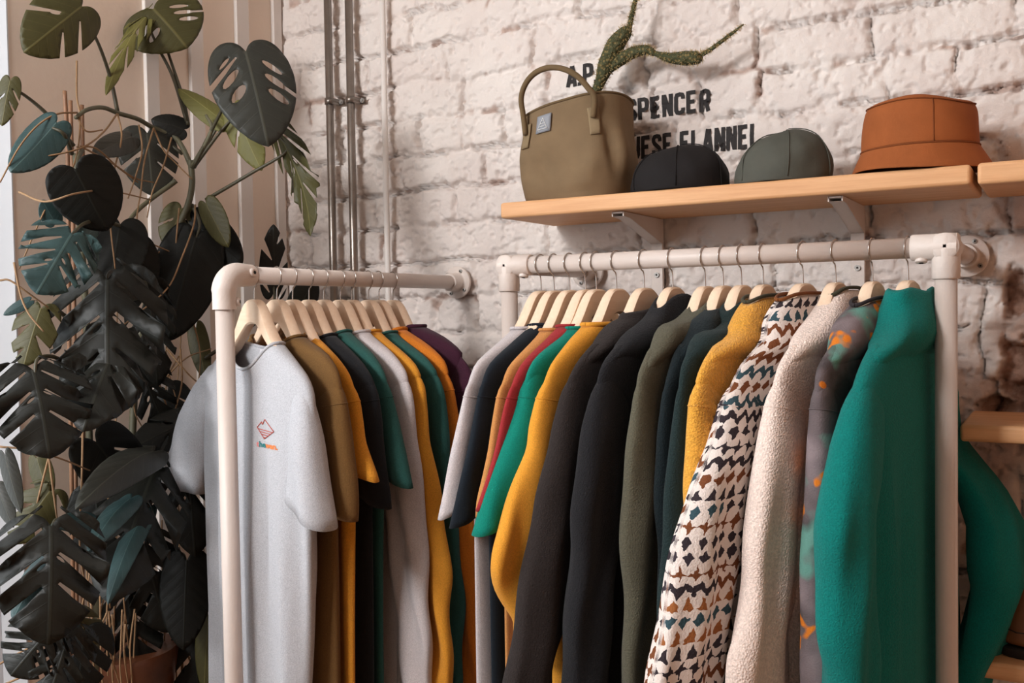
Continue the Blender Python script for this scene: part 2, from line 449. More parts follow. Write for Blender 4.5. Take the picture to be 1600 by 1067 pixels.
GLYPH = {
 'A': [[(.075, 0), (.235, 1)], [(.265, 1), (.425, 0)], [(.13, .25), (.37, .25)]], 'P': [[(.085, 0), (.085, 1)], _a], 'R': [[(.085, 0), (.085, 1)], _a, [(.27, .46), (.41, 0)]],
 'S': [[(.415, .68), (.415, .8), (.37, .89), (.25, .92), (.13, .89), (.085, .8), (.085, .70), (.13, .61), (.37, .40), (.415, .31), (.415, .2), (.37, .11), (.25, .08), (.13, .11), (.085, .2), (.085, .32)]],
 'E': [[(.085, 0), (.085, 1)], [(.085, .92), (.42, .92)], [(.085, .51), (.37, .51)], [(.085, .08), (.42, .08)]], 'F': [[(.085, 0), (.085, 1)], [(.085, .92), (.42, .92)], [(.085, .51), (.37, .51)]],
 'L': [[(.085, 0), (.085, 1)], [(.085, .08), (.40, .08)]], 'N': [[(.085, 0), (.085, 1)], [(.415, 0), (.415, 1)], [(.10, .97), (.40, .03)]], 'C': [_o],
 'U': [[(.085, 1), (.085, .2), (.13, .11), (.25, .08), (.37, .11), (.415, .2), (.415, 1)]], 'D': [[(.085, 0), (.085, 1)], [(.085, .92), (.29, .92), (.38, .88), (.415, .78), (.415, .22), (.38, .12), (.29, .08), (.085, .08)]],
 '.': [[(.085, 0), (.085, .17)]],
}
def wall_text(body, x0, x1, z0, h, name, label):
    T = .092; co = []; F = []; pen = 0
    for ch in body:
        if ch == ' ': pen += .30; continue
        for pl in GLYPH[ch]:
            P = [Vector(p) for p in pl]; n = len(P); b0 = len(co)
            for i in range(n):
                d0 = (P[i] - P[max(0, i - 1)]); d1 = (P[min(n - 1, i + 1)] - P[i])
                if i == 0: d0 = d1
                if i == n - 1: d1 = d0
                d0.normalize(); d1.normalize(); t = (d0 + d1).normalized(); q = Vector((-t.y, t.x))
                k = T / max(.5, q.dot(Vector((-d0.y, d0.x))))
                co += [(pen + P[i].x + q.x * k, P[i].y + q.y * k), (pen + P[i].x - q.x * k, P[i].y - q.y * k)]
                if i: F.append((b0 + 2 * i - 2, b0 + 2 * i - 1, b0 + 2 * i + 1, b0 + 2 * i))
        pen += .24 if ch == '.' else .565
    co = np.array(co); w = co[:, 0].max()
    co[:, 0] = x0 + co[:, 0] / w * (x1 - x0); co[:, 1] = z0 + co[:, 1] * h
    bm = bmesh.new(); vs = [bm.verts.new((p[0], 0, p[1])) for p in co]
    for f in F:
        try: bm.faces.new([vs[i] for i in f])
        except ValueError: pass
    step = 0.006
    for ax, lo, hi in ((0, x0, x1), (2, z0 - .01, z0 + h + .01)):
        t = lo + step
        while t < hi:
            p = [0, 0, 0]; n = [0, 0, 0]; p[ax] = t; n[ax] = 1
            bmesh.ops.bisect_plane(bm, geom=bm.verts[:] + bm.edges[:] + bm.faces[:], plane_co=p, plane_no=n, dist=1e-6)
            t += step
    bmesh.ops.triangulate(bm, faces=bm.faces)
    P = np.array([v.co for v in bm.verts])
    hh = np.max([wall_height(P[:, 0] + dx, P[:, 2] + dz)[0] for dx in (-.003, 0, .003) for dz in (-.003, 0, .003)], 0)
    for v, q in zip(bm.verts, hh): v.co.y = YW - q - 0.0008
    me = bpy.data.meshes.new(name); bm.to_mesh(me); bm.free(); me.materials.append(M['ink'])
    o = bpy.data.objects.new(name, me); COL.objects.link(o)
    return tag(o, label, 'lettering', 'lettering painted on the brick wall')
wall_text('A.P.', -1.028, -0.946, ZC + .530, .050, 'painted_lettering', 'black A.P. painted on the white brick above the canvas bag')
wall_text('D SPENCER', -0.922, -0.676, ZC + .434, .049, 'painted_lettering', 'black SPENCER lettering on white brick right of the canvas bag')
wall_text('UESE FLANNEL', -0.866, -0.571, ZC + .344, .052, 'painted_lettering', 'black FLANNEL lettering on white brick above the two caps')

# ------------------------------------------------------------------ conduits
def conduit(x, z0, z1, y, r, mat, label, clip_z):
    b = MB(); b.tube([(x, y, z0), (x, y, z1)], r, 20)
    o = tag(b.build('conduit_pipe', mat), label, 'pipe', 'pipes running up the brick wall')
    if clip_z:
        c = MB()
        pts = [(x + math.cos(a) * (r + .0015), y + math.sin(a) * (r + .0015)) for a in np.linspace(-math.pi - .2, .2, 14)]
        pts = [(x - r - .012, YW - .008)] + [(x - r - .002, YW - .010)] + pts + [(x + r + .002, YW - .010), (x + r + .022, YW - .008)]
        rows = []
        for (px, py) in pts: rows.append([(px, py, clip_z - .008), (px, py, clip_z + .008)])
        c.grid(rows, False)
        k = c.build('clip', M['steel'], o, solid=.0015)
        s = MB(); s.cyl((x + r + .013, YW - .008, clip_z), (x + r + .013, YW - .016, clip_z), .0065, 14)
        s.cyl((x + r + .013, YW - .016, clip_z), (x + r + .013, YW - .0185, clip_z), .004, 10)
        s.build('screw', M['screw'], k, auto=40)
    return o
conduit(-1.7275, 0.0, 2.9, 2.026, .0105, M['steel'], 'galvanised steel conduit nearest the plant, first from the left', ZC + .577)
conduit(-1.655, 0.0, 2.9, 2.026, .0105, M['steel'], 'galvanised steel conduit between the other steel one and the white pipe', ZC + .572)
conduit(-1.548, 0.0, 2.9, 2.033, .0075, M['batten'], 'thin white painted pipe on brick, right of both steel conduits', None)

# ------------------------------------------------------------------ rails
PR = 0.01685
ZRL = ZC + 0.077; ZRR = ZC + 0.093
XRL = -1.338; YRL = 1.264
YRR = 1.676; XR0 = -0.972; XR1 = -0.166
def set_screw(parent, p, d, r=.0085):
    p = Vector(p); d = Vector(d).normalized()
    s = MB(); s.tube([p - d * .006, p + d * .003, p + d * .0045], [r, r, r * .8], 16)
    o = s.build('set_screw', M['fitting'], parent, auto=40)
    h = MB(); h.cyl(p + d * .003, p + d * .0052, r * .42, 6); h.build('hex_socket', M['hole'], o, smooth=False)
def flange(parent, x, y, z):
    b = MB()
    prof = [(0, .0225), (-.034, .0225), (-.036, .0215), (-.036, PR)]
    rows = []
    for dy, r in [(-.001, .001), (-.001, .040), (-.007, .0405), (-.009, .0385), (-.0095, .027), (-.013, .0232), (-.040, .0225), (-.042, .0215), (-.042, PR - .001)]:
        rows.append([(x + r * math.cos(t), y + dy, z + r * math.sin(t)) for t in np.linspace(0, 2 * math.pi, 33)[:-1]])
    b.grid(rows, True)
    o = b.build('wall_flange', M['fitting'], parent, auto=50)
    for t in (62, 205 + 37, -38, 140):
        t = math.radians(t); px, pz = x + .0315 * math.cos(t), z + .0315 * math.sin(t)
        s = MB(); s.tube([(px, y - .008, pz), (px, y - .0115, pz), (px, y - .0125, pz)], [.0046, .0046, .003], 12)
        k = s.build('screw', M['screw'], o, auto=40)
        h = MB(); h.cyl((px, y - .0120, pz), (px, y - .0130, pz), .0021, 6); h.build('screw_recess', M['hole'], k, smooth=False)
    return o
# left rail: one post, elbow, bar running straight back into the wall
t = thing('clothes_rail', 'white pipe clothes rail running back to the brick wall beside the plant', 'clothes rail', (XRL, YRL, 0))
def P_(x, y, z): return (x - XRL, y - YRL, z)
b = MB(); b.tube([(0, 0, 0.002), (0, 0, ZRL - .045)], PR, 28); b.build('post', M['pipe'], t)
b = MB(); b.tube([P_(XRL, YRL + .045, ZRL), P_(XRL, YW - .012, ZRL)], PR, 28); b.build('rail', M['pipe'], t)
arc = [(0, 0, ZRL - .064), (0, 0, ZRL - .034)] + [(0, .034 - .034 * math.cos(a), ZRL - .034 + .034 * math.sin(a)) for a in np.linspace(.12, math.pi / 2, 12)] + [(0, .068, ZRL)]
b = MB(); b.tube(arc, [.0215] * 2 + [.0228] * 12 + [.0205], 28); el = b.build('elbow_fitting', M['fitting'], t, auto=60)
set_screw(el, (.0212, .052, ZRL + .004), (1, .1, .1)); set_screw(el, (.0165, .0165, ZRL - .050), (.8, .55, 0))
flange(t, 0, YW - .012 - YRL, ZRL)
b = MB(); b.tube([(0, 0, 0), (0, 0, .006), (0, 0, .006), (0, 0, .05)], [.04, .04, .0225, .0225], 24); b.build('foot_flange', M['fitting'], t, auto=40)
# right rail: two posts, bar parallel to the wall, spacers back to the wall
t = thing('clothes_rail', 'white pipe clothes rail with two posts standing under the wooden shelf', 'clothes rail', (XR0, YRR, 0))
LX = XR1 - XR0; zr = ZRR
for x in (0, LX):
    sg = 1 if x == 0 else -1
    b = MB(); b.tube([(x, 0, .002), (x, 0, zr - .03)], PR, 28); b.build('post', M['pipe'], t)
    b = MB(); b.tube([(x, 0, 0), (x, 0, .006), (x, 0, .006), (x, 0, .05)], [.04, .04, .0225, .0225], 24); b.build('foot_flange', M['fitting'], t, auto=40)
    b = MB()
    b.tube([(x, 0, zr - .052), (x, 0, zr - .050), (x, 0, zr + .016), (x, 0, zr + .0205)], [.0195, .0212, .0212, .017], 28)
    b.tube([(x - sg * .0205, 0, zr), (x - sg * .017, 0, zr), (x + sg * .050, 0, zr), (x + sg * .052, 0, zr)], [.017, .0212, .0212, .0195], 28)
    b.tube([(x, -.0205, zr), (x, -.017, zr), (x, .050, zr), (x, .052, zr)], [.017, .0212, .0212, .0195], 28)
    c = b.build('corner_fitting', M['fitting'], t, auto=50)
    set_screw(c, (x + sg * .036, -.004, zr - .0205), (0, -.2, -1), .0095)
    set_screw(c, (x + sg * .012, .012, zr - .040), (sg * .8, .5, 0), .008)
    b = MB(); b.tube([(x, .05, zr), (x, YW - .012 - YRR, zr)], PR, 24); b.build('wall_spacer', M['pipe'], t)
    flange(t, x, YW - .012 - YRR, zr)
b = MB(); b.tube([(.05, 0, zr), (LX - .05, 0, zr)], PR, 28); b.build('rail', M['pipe'], t)

# ------------------------------------------------------------------ hangers
def make_hanger(label, loc, rz, drop, group):
    t = thing('clothes_hanger', label, 'hanger', loc, rz, group)
    top = [(0, 0), (.012, -.0008), (.021, -.004), (.029, -.010), (.037, -.020), (.047, -.035), (.060, -.054), (.077, -.074), (.10, -.096), (.14, -.124), (.165, -.142), (.180, -.155), (.186, -.163)]
    bot = [(0, -.046), (.012, -.047), (.02, -.050), (.035, -.062), (.06, -.084), (.08, -.100), (.10, -.113), (.14, -.138), (.165, -.158), (.180, -.168), (.186, -.168)]
    ss_ = [0, .005, .010, .015, .020, .026, .032, .040, .050, .062, .078, .10, .125, .15, .168, .178, .1855]
    thick = [(0, .0085), (.05, .0110), (.08, .0120), (.1, .0095), (.16, .0085), (.2, .008), (.21, .006)]
    rows = []
    for x in [-s for s in ss_[::-1]] + ss_[1:]:
        a = abs(x); zt = lerp_table(top, a); zb = lerp_table(bot, a); hn = lerp_table(thick, a)
        fw = 0.0
        c = .003
        rows.append([(x, -hn + c + fw, zb), (x, hn - c + fw, zb), (x, hn + fw, zb + c), (x, hn + fw, zt - c), (x, hn - c + fw, zt), (x, -hn + c + fw, zt), (x, -hn + fw, zt - c), (x, -hn + fw, zb + c)])
    b = MB(); b.grid(rows, True, True, True); b.build('wooden_arms', M['hanger'], t, auto=38)
    R = PR + .0022
    pth = [(0, 0, -.012), (0, 0, .006)]
    cz = drop
    a0 = math.radians(-52)
    pth += [(.002, 0, cz - R * 1.25), (R * .38, 0, cz - R * 1.02)]
    pth += [(R * math.cos(a), 0, cz + R * math.sin(a)) for a in np.linspace(a0, math.radians(205), 16)]
    b = MB(); b.tube(spline(pth, 4), .00125, 8); b.build('hook', M['wire'], t)
    return t

# ------------------------------------------------------------------ garments
NSEG = 44
def ring(s0, z0, s1, z1, hn, nc, p=.8, q=.8, fold=None, dip=None, phase=0):
    out = []
    mid = (s0 + s1) / 2; hs = (s1 - s0) / 2
    for k in range(NSEG):
        a = 2 * math.pi * k / NSEG; c, s = math.cos(a), math.sin(a)
        x = mid + hs * math.copysign(abs(c) ** p, c); y = nc + hn * math.copysign(abs(s) ** q, s)
        f = (x - s0) / max(1e-6, s1 - s0); z = z0 + (z1 - z0) * f
        if fold: y += fold(x, z)
        if dip: z += dip(x, s)
        out.append((x, y, z))
    return out
def ring_uvs(rows):
    uv = []
    for r in rows:
        d = 0
        for k, p in enumerate(r):
            if k: d += math.hypot(p[0] - r[k - 1][0], p[1] - r[k - 1][1])
            uv.append((d, p[2]))
    return uv

FAR = [(.07, -.066), (.12, -.088), (.17, -.113), (.205, -.143), (.222, -.20), (.236, -.30), (.245, -.5), (.25, -.9)]
def outline(pts, top=None):
    """near-edge profile s(z) measured on the photograph, smoothed"""
    P = sorted(pts, key=lambda q: q[1])           # z ascending
    tab = [(z, s) for s, z in P]
    def f(z):
        v = 0; w = 0
        for k in (-2, -1, 0, 1, 2):
            zz = min(z + k * .007, tab[-1][0]); g = (1, 2, 3, 2, 1)[k + 2]
            v += g * lerp_table(tab, zz); w += g
        return v / w
    return f

def make_garment(name, label, cat, loc, rz, mat, pts, vis, th, cuff, kind='tee', far_pts=None, hem=-.80, group=None,
                 wb=.205, wbl=None, seed=0, fold_amp=.006, rib=None, far_sleeve=None, near_sleeve=None, slw=None, dipf=.0, body_near=None,
                 trim=None, zneck=None, fs_th=None):
    rnd = random.Random(seed * 7 + 3)
    t = thing(name, label, cat, loc, rz, group)
    so = outline(pts); sf = outline(far_pts or FAR)
    ztop = max(p[1] for p in pts)
    p1, p2, k1, k2 = rnd.random() * 6, rnd.random() * 6, 55 + rnd.random() * 25, 115 + rnd.random() * 40
    def fold(x, z):
        a = fold_amp * sstep(-.16, -.5, z)
        return a * (math.sin(k1 * x + p1 + z * 2) * .65 + math.sin(k2 * x + p2 - z * 3) * .35)
    zb0 = -.078 if zneck is None else zneck
    if kind in ('tee', 'sweat', 'shirt'): zb0 = max(-.080, min(-.062, ztop - .002)) if zneck is None else zneck
    # ---- body
    def bnear(z):
        v = so(z)
        cap = lerp_table([(-.9, wbl or wb), (-.42, wb), (-.20, wb + .01), (-.155, .24)], z) if body_near is None else lerp_table(body_near, z)
        return min(v, cap)
    def bfar(z): return min(sf(z), lerp_table([(-.9, wbl or wb), (-.42, wb), (-.20, wb + .01), (-.155, .24)], z))
    zs = [zb0, zb0 - .006, zb0 - .013] + list(np.arange(zb0 - .022, -.30, -.011)) + list(np.arange(-.315, hem, -.022)) + [hem + .012, hem]
    rows = []
    def dip(zr):
        w = 1 - sstep(zb0, zb0 - .11, zr)
        def g(x, s):
            f = max(0, -s * vis * -1)                # visible side counts as the front
            fr = max(0, s * vis)
            return -w * (dipf * fr * (1 - min(1, (x / .09) ** 2)) + .012 * max(0, -s * vis) * (1 - min(1, (x / .09) ** 2)))
        return g
    for z in zs:
        hn = lerp_table([(-.9, th * 1.05), (-.45, th * .95), (-.22, th * .85), (-.14, max(.021, th * .8)), (-.10, max(.026, th * .85)), (-.06, max(.032, th * .9))], z)
        bn_, bf_ = bnear(z), bfar(z)
        if kind in ('hood', 'stand'):               # the neck opening sits inside the hood or collar
            g = sstep(zb0 + .004, zb0 - .055, z); bn_ = min(bn_, .055 + g * .3); bf_ = min(bf_, .055 + g * .3); hn *= .55 + .45 * g
        rows.append(ring(-bf_, z, bn_, z, hn, 0, fold=fold, dip=dip(z)))
    b = MB(); b.grid(rows, True, uvs=ring_uvs(rows))
    b.build('body', mat, t, solid=.0025)
    # ---- sleeves
    def sleeve(rr, nm='sleeve'):
        rows = [ring(a[0], a[1], a[2], a[3], a[4], a[5], fold=None) for a in rr]
        rows2 = []
        for r, a in zip(rows, rr):
            am = .0065 * sstep(-.19, -.42, a[1])
            rows2.append([(x + am * .6 * math.sin(z * 38 + p2 + x * 20), y + am * .8 * math.sin(z * 17 + p1 + x * 85), z) for x, y, z in r])
        b = MB(); b.grid(rows2, True, uvs=ring_uvs(rows2))
        return b.build(nm, mat, t, solid=.0025)
    def auto_sleeve(edge, sign, cuff, wtab, tilt, hn0, nfun=None):
        rr = []
        z0 = -.125; n = max(8, int((z0 - cuff) / .013))
        for i in range(n + 1):
            z = z0 + (cuff - z0) * i / n
            e = edge(z) - .014 + .018 * sstep(-.125, -.185, z); w = lerp_table(wtab, z)
            u = i / n; dz = tilt * u * u
            hn = hn0 * lerp_table([(-.9, 1.0), (-.5, 1.0), (-.3, 1.02), (-.24, .95), (-.19, .72), (-.155, .42), (-.125, .08)], z)
            nc = nfun(z) if nfun else 0
            if sign > 0: rr.append((e - w, z + dz, e, z, hn, nc))
            else: rr.append((-e, z, -(e - w), z + dz, hn, nc))
        return rr
    wt_short = [(-.45, .155), (-.3, .14), (-.2, .10), (-.16, .06), (-.12, .02)]
    wt_long = [(-.9, .095), (-.6, .105), (-.4, .12), (-.3, .125), (-.2, .10), (-.16, .06), (-.12, .02)]
    wt = slw or (wt_short if cuff > -.5 else wt_long)
    tilt = .035 if cuff > -.5 else .0
    hn_s = fs_th or th * .98
    s1 = sleeve(near_sleeve or auto_sleeve(so, 1, cuff, wt, tilt, hn_s))
    s2 = sleeve(far_sleeve or auto_sleeve(sf, -1, cuff, wt, tilt, hn_s))
    if kind in ('sweat', 'stand') or name == 't_shirt' and not near_sleeve:
        for so_, sl in ((s1, 1), (s2, -1)):
            V = so_.data.vertices; n = len(V) // NSEG
            k = min(range(n), key=lambda q: abs(V[q * NSEG].co.z + .192))
            P = [Vector(V[k * NSEG + q].co) for q in range(NSEG)]
            P = [p + Vector((0, 0, .02 * (p.x - P[0].x if sl > 0 else P[NSEG // 2].x - p.x) / .1)) for p in P]
            b = MB(); b.tube(P + [P[0]], .0013, 6, False); b.build('armhole_seam', mat, so_)
    # ---- neck
    if kind == 'tee' or kind == 'sweat':
        R0 = rows[0]; bw = .0032 if kind == 'tee' else .0045
        b = MB(); b.tube([Vector(p) + Vector((0, 0, .002)) for p in R0] + [Vector(R0[0]) + Vector((0, 0, .002))], bw, 8, False)
        b.build('neckband', mat, t)
    else:
        hood = kind == 'hood'
        zt = ztop; hmax = max(.036, th * (1.25 if hood else 1.0))
        rr = []
        n = 9
        for i in range(n + 1):
            z = -.135 + (zt + .135) * i / n
            u = (z - zt) / (-.135 - zt)              # 0 top .. 1 bottom
            s = so(max(z, -.5)) + .003
            if hood and i >= n - 2: s = max(s, .070)
            far = min(sf(z) if z < -.07 else .08, .13) if not hood else min(max(.085, sf(z)), .14)
            tuck = (.30, .58, .82, .95, 1)[min(i, 4)]
            s -= (.010, .005, .002, 0, 0)[min(i, 4)]; far -= (.010, .005, .002, 0, 0)[min(i, 4)]
            hn = tuck * hmax * (.62 + .38 * math.sin(min(1, u * 1.6) * math.pi / 2)) * (1 - .25 * sstep(.6, 1, u))
            rr.append((-far, z, s, z, hn, vis * .004))
        s_t = rr[-1]
        rr.append((s_t[0] + .006, zt + .005, s_t[2] - .006, zt + .005, s_t[4] - .004, vis * .004))
        rr.append((s_t[0] + .014, zt + .002, s_t[2] - .014, zt + .002, s_t[4] - .010, vis * .004))
        rr.append((s_t[0] + .018, zt - .035, s_t[2] - .018, zt - .035, s_t[4] - .013, vis * .004))
        rws = []
        for a in rr:
            rws.append([(x + .002 * math.sin(z * 90 + p1), y + (.003 * math.sin(x * 70 + p2 + z * 40) if hood else .0012 * math.sin(x * 50 + p2)), z) for x, y, z in ring(*a)])
        drop = .013 if hood else .012
        for a, r in zip(rr, rws):
            w = sstep(-.14, zt, a[1]); xm = (a[0] + a[2]) / 2; hs = (a[2] - a[0]) / 2
            for q, (x, y, z) in enumerate(r):
                e = (x - xm) / hs
                r[q] = (x, y, z - drop * w * e * e * abs(e) + (.007 * w * math.sin(x * 45 + p1) if hood else 0))
        b = MB(); b.grid(rws, True, uvs=ring_uvs(rws))
        cobj = b.build('hood' if hood else 'collar', mat, t)
        if trim:
            zi = n
            path = [Vector(p) + Vector((0, 0, .004)) for p in rws[zi + 1]]
            b = MB(); b.tube(path + [path[0]], .0032, 8, False)
            # little loop of binding at the back of the collar
            e = min(path, key=lambda p: p.x); e2 = Vector((e.x, vis * .012, e.z))
            lp = [e2 + Vector((-.004 + .012 * math.cos(a) - .008, 0, .004 + .009 * math.sin(a))) for a in np.linspace(0, 2 * math.pi, 14)]
            b.tube(lp, .0028, 8, False)
            b.build('collar_binding', trim, cobj)
    return t

FAB = {
 'white': fabric('white_jersey', srgb(188, 187, 191)),
 'brown': fabric('olive_brown_jersey', srgb(116, 84, 46)),
 'mustard': fabric('mustard_jersey', srgb(220, 148, 48)),
 'black': fabric('black_jersey', srgb(28, 29, 32)),
 'teal': fabric('teal_jersey', srgb(44, 88, 82)),
 'grey': fabric('pale_grey_jersey', srgb(206, 196, 196)),
 'orange': fabric('orange_jersey', srgb(212, 122, 36)),
 'plum': fabric('plum_sweat', srgb(64, 28, 46)),
 'navy': fabric('navy_jersey', srgb(24, 31, 39)),
 'tan': fabric('tan_jersey', srgb(204, 140, 80)),
 'red': fabric('wine_red_jersey', srgb(160, 46, 50)),
 'green': fabric('green_jersey', srgb(4, 124, 106)),
 'gold': fabric('golden_sweat', srgb(226, 154, 52)),
 'darkbrown': fabric('dark_brown_fleece', srgb(46, 38, 36), 'fleece'),
 'blackfleece': fabric('black_fleece', srgb(29, 28, 31), 'fleece'),
 'olive': fabric('olive_fleece', srgb(96, 92, 76), 'fleece'),
 'darkteal': fabric('dark_teal_fleece', srgb(27, 38, 42), 'fleece'),
 'darkgreen': fabric('dark_green_fleece', srgb(32, 48, 48), 'fleece'),
 'sherpa_gold': fabric('golden_sherpa', srgb(230, 164, 62), 'sherpa'),
 'cream': fabric('cream_sherpa', srgb(240, 218, 206), 'sherpa'),
 'greenfleece': fabric('green_fleece', srgb(0, 124, 116), 'fleece'),
 'pattern': patterned_fleece(), 'blotch': blotched_fleece(),
}
TRIM_O = fabric('dark_olive_binding', srgb(74, 70, 54)); TRIM_B = fabric('rust_binding', srgb(128, 74, 36)); TRIM_D = fabric('dark_binding', srgb(52, 46, 48))

# ---- left rail: ten tops, first seen almost from the front
YL = [1.340, 1.400, 1.444, 1.492, 1.537, 1.590, 1.627, 1.685, 1.722, 1.774]
OUT_L = {
 1: [(0.075, -0.070), (0.09, -0.078), (0.166, -0.098), (0.211, -0.134), (0.227, -0.188), (0.24, -0.259), (0.257, -0.383), (0.258, -0.42)],
 2: [(0.055, -0.065), (0.15, -0.111), (0.194, -0.141), (0.222, -0.191), (0.234, -0.265), (0.272, -0.331), (0.276, -0.345)],
 3: [(0.07, -0.070), (0.12, -0.09), (0.189, -0.127), (0.222, -0.157), (0.234, -0.211), (0.238, -0.27), (0.253, -0.364), (0.256, -0.41)],
 4: [(0.07, -0.064), (0.088, -0.071), (0.17, -0.11), (0.207, -0.142), (0.229, -0.199), (0.256, -0.274), (0.288, -0.36), (0.29, -0.365)],
 5: [(0.08, -0.066), (0.102, -0.076), (0.179, -0.109), (0.226, -0.144), (0.242, -0.202), (0.247, -0.281), (0.269, -0.411), (0.279, -0.541), (0.287, -0.65), (0.277, -0.749), (.27, -.9)],
 6: [(0.08, -0.066), (0.094, -0.073), (0.171, -0.107), (0.221, -0.132), (0.244, -0.168), (0.254, -0.284), (0.286, -0.392), (0.313, -0.544), (0.314, -0.699), (0.309, -0.752), (.30, -.9)],
 7: [(0.08, -0.070), (0.134, -0.095), (0.197, -0.12), (0.239, -0.153), (0.256, -0.209), (0.266, -0.29), (0.269, -0.382), (0.288, -0.494), (0.295, -0.606), (0.294, -0.776), (.29, -.9)],
 8: [(0.07, -0.064), (0.13, -0.082), (0.188, -0.106), (0.231, -0.132), (0.253, -0.192), (0.263, -0.25), (0.307, -0.482), (0.318, -0.611), (0.328, -0.748), (.33, -.9)],
 9: [(0.068, -0.058), (0.108, -0.062), (0.18, -0.083), (0.241, -0.114), (0.271, -0.139), (.285, -.2), (.29, -.3), (.295, -.5), (.29, -.9)],
}
RZL = math.radians(-17)
GL = 'tops hanging on the left rail'; GR = 'tops hanging on the right rail'
HLG = 'wooden hangers on the left rail'; HRG = 'wooden hangers on the right rail'
LSPEC = {
 1: ('t_shirt', 'olive brown T-shirt hanging just behind the white T-shirt', 't-shirt', 'brown', .024, -.40, 'tee', .19),
 2: ('t_shirt', 'mustard yellow T-shirt between the olive brown and black T-shirts', 't-shirt', 'mustard', .019, -.335, 'tee', .205),
 3: ('t_shirt', 'black T-shirt between the mustard T-shirt and the teal T-shirt', 't-shirt', 'black', .020, -.395, 'tee', .205),
 4: ('t_shirt', 'teal T-shirt with short sleeve, behind the black T-shirt on left rail', 't-shirt', 'teal', .021, -.360, 'tee', .20),
 5: ('long_sleeve_top', 'pale grey long-sleeved top behind the teal T-shirt on the left rail', 'top', 'grey', .018, -.86, 'tee', .20),
 6: ('long_sleeve_top', 'mustard yellow long-sleeved top right behind the pale grey one', 'top', 'mustard', .019, -.86, 'tee', .20),
 7: ('long_sleeve_top', 'teal long-sleeved top between mustard and orange long-sleeved tops', 'top', 'teal', .020, -.86, 'tee', .20),
 8: ('long_sleeve_top', 'orange long-sleeved top next to the plum sweatshirt near the wall', 'top', 'orange', .018, -.86, 'sweat', .22),
 9: ('sweatshirt', 'dark plum sweatshirt nearest the wall on the left rail', 'sweatshirt', 'plum', .024, -.86, 'sweat', .22),
}
LH = ['white T-shirt', 'olive brown T-shirt', 'mustard T-shirt', 'black T-shirt', 'teal T-shirt', 'pale grey long-sleeved top', 'mustard long-sleeved top', 'teal long-sleeved top', 'orange long-sleeved top', 'plum sweatshirt']
for i, y in enumerate(YL):
    loc = (XRL, y, ZC + .032)
    make_hanger('pale wooden hanger holding the %s on the left rail' % LH[i], loc, RZL, ZRL - loc[2], HLG)
    if i == 0: continue
    nm, lab, cat, mt, th, cuff, kind, wb = LSPEC[i]
    make_garment(nm, lab, cat, loc, RZL, FAB[mt], OUT_L[i], -1, th, cuff, kind, wb=wb, wbl=wb - .015, seed=i, group=GL, dipf=.03, hem=-.82, fold_amp=.006)

# the white T-shirt at the front of the left rail
TL = [(-.13, -.200, -.155, -.128), (-.155, -.245, -.17, -.15), (-.20, -.285, -.185, -.20), (-.25, -.323, -.19, -.25), (-.31, -.360, -.20, -.31), (-.36, -.388, -.215, -.37), (-.385, -.400, -.229, -.400)]
near = []; far = []
for i in range(13):
    u = i / 12
    near.append((lerp_table([(0, .150), (.3, .148), (.6, .145), (1, .138)], u), lerp_table([(0, -.128), (1, -.358)], u),
                 lerp_table([(0, .166), (.15, .196), (.35, .212), (.7, .232), (1, .248)], u), lerp_table([(0, -.138), (1, -.405)], u),
                 lerp_table([(0, .003), (.2, .016), (.45, .027), (1, .036)], u), -.002))
    far.append((lerp_table([(0, -.198), (.15, -.255), (.4, -.318), (.75, -.368), (1, -.400)], u), lerp_table([(0, -.135), (1, -.385)], u),
                lerp_table([(0, -.172), (.3, -.185), (.7, -.205), (1, -.228)], u), lerp_table([(0, -.128), (1, -.402)], u),
                lerp_table([(0, .003), (.2, .016), (.45, .027), (1, .036)], u), -.002))
W_PTS = [(.076, -.082), (.10, -.090), (.13, -.108), (.179, -.138), (.20, -.165), (.21, -.24), (.20, -.9)]
W_FAR = [(.074, -.082), (.10, -.094), (.14, -.110), (.19, -.138), (.218, -.165), (.224, -.24), (.226, -.4), (.23, -.6), (.222, -.9)]
loc = (XRL, YL[0], ZC + .032)
tee = make_garment('t_shirt', 'white T-shirt with small chest logo, frontmost on the left rail', 't-shirt', loc, RZL, FAB['white'], W_PTS, -1, .030, -.36, 'tee',
                   far_pts=W_FAR, hem=-.84, seed=21, group=GL, dipf=.050, fold_amp=.012, near_sleeve=near, far_sleeve=far, zneck=-.084,
                   body_near=[(-.9, .145), (-.8, .150), (-.56, .170), (-.42, .187), (-.3, .195), (-.16, .24)])
# printed chest mark and the neck label
def front_y(s, z): return -(.030 * .9) - .0125
LOGO = {'red': plain('logo_red', srgb(178, 84, 72), .8), 'orange': plain('logo_orange', srgb(222, 120, 60), .8), 'teal': plain('logo_teal', srgb(30, 110, 112), .8), 'pink': plain('logo_pink', srgb(206, 120, 118), .8)}
def surf_hit(o, x, z, vis):
    dg = bpy.context.evaluated_depsgraph_get(); ev = o.evaluated_get(dg)
    ok, p, n, i = ev.ray_cast(Vector((x, vis * .3, z)), Vector((0, -vis, 0)))
    return p.y if ok else 0
bpy.context.view_layer.update()
tbody = [c for c in tee.children if c.name.startswith('body')][0]
cx, cz = .077, -.240
def on_tee(x, z, off=.0009): return (x, surf_hit(tbody, x, z, -1) - off, z)
b = MB()
def stroke(p, q, r=.0008):
    n = 5; b.tube([on_tee(p[0] + (q[0] - p[0]) * k / n, p[1] + (q[1] - p[1]) * k / n) for k in range(n + 1)], r, 6)
T_, L_, R_, B_ = (cx - .002, cz + .018), (cx - .030, cz + .002), (cx + .030, cz - .002), (cx - .006, cz - .018)
pk = [L_, (cx - .014, cz + .013), (cx - .011, cz + .008), (cx - .003, cz + .018), R_, B_, L_]
for a_, b_ in zip(pk, pk[1:]): stroke(a_, b_)
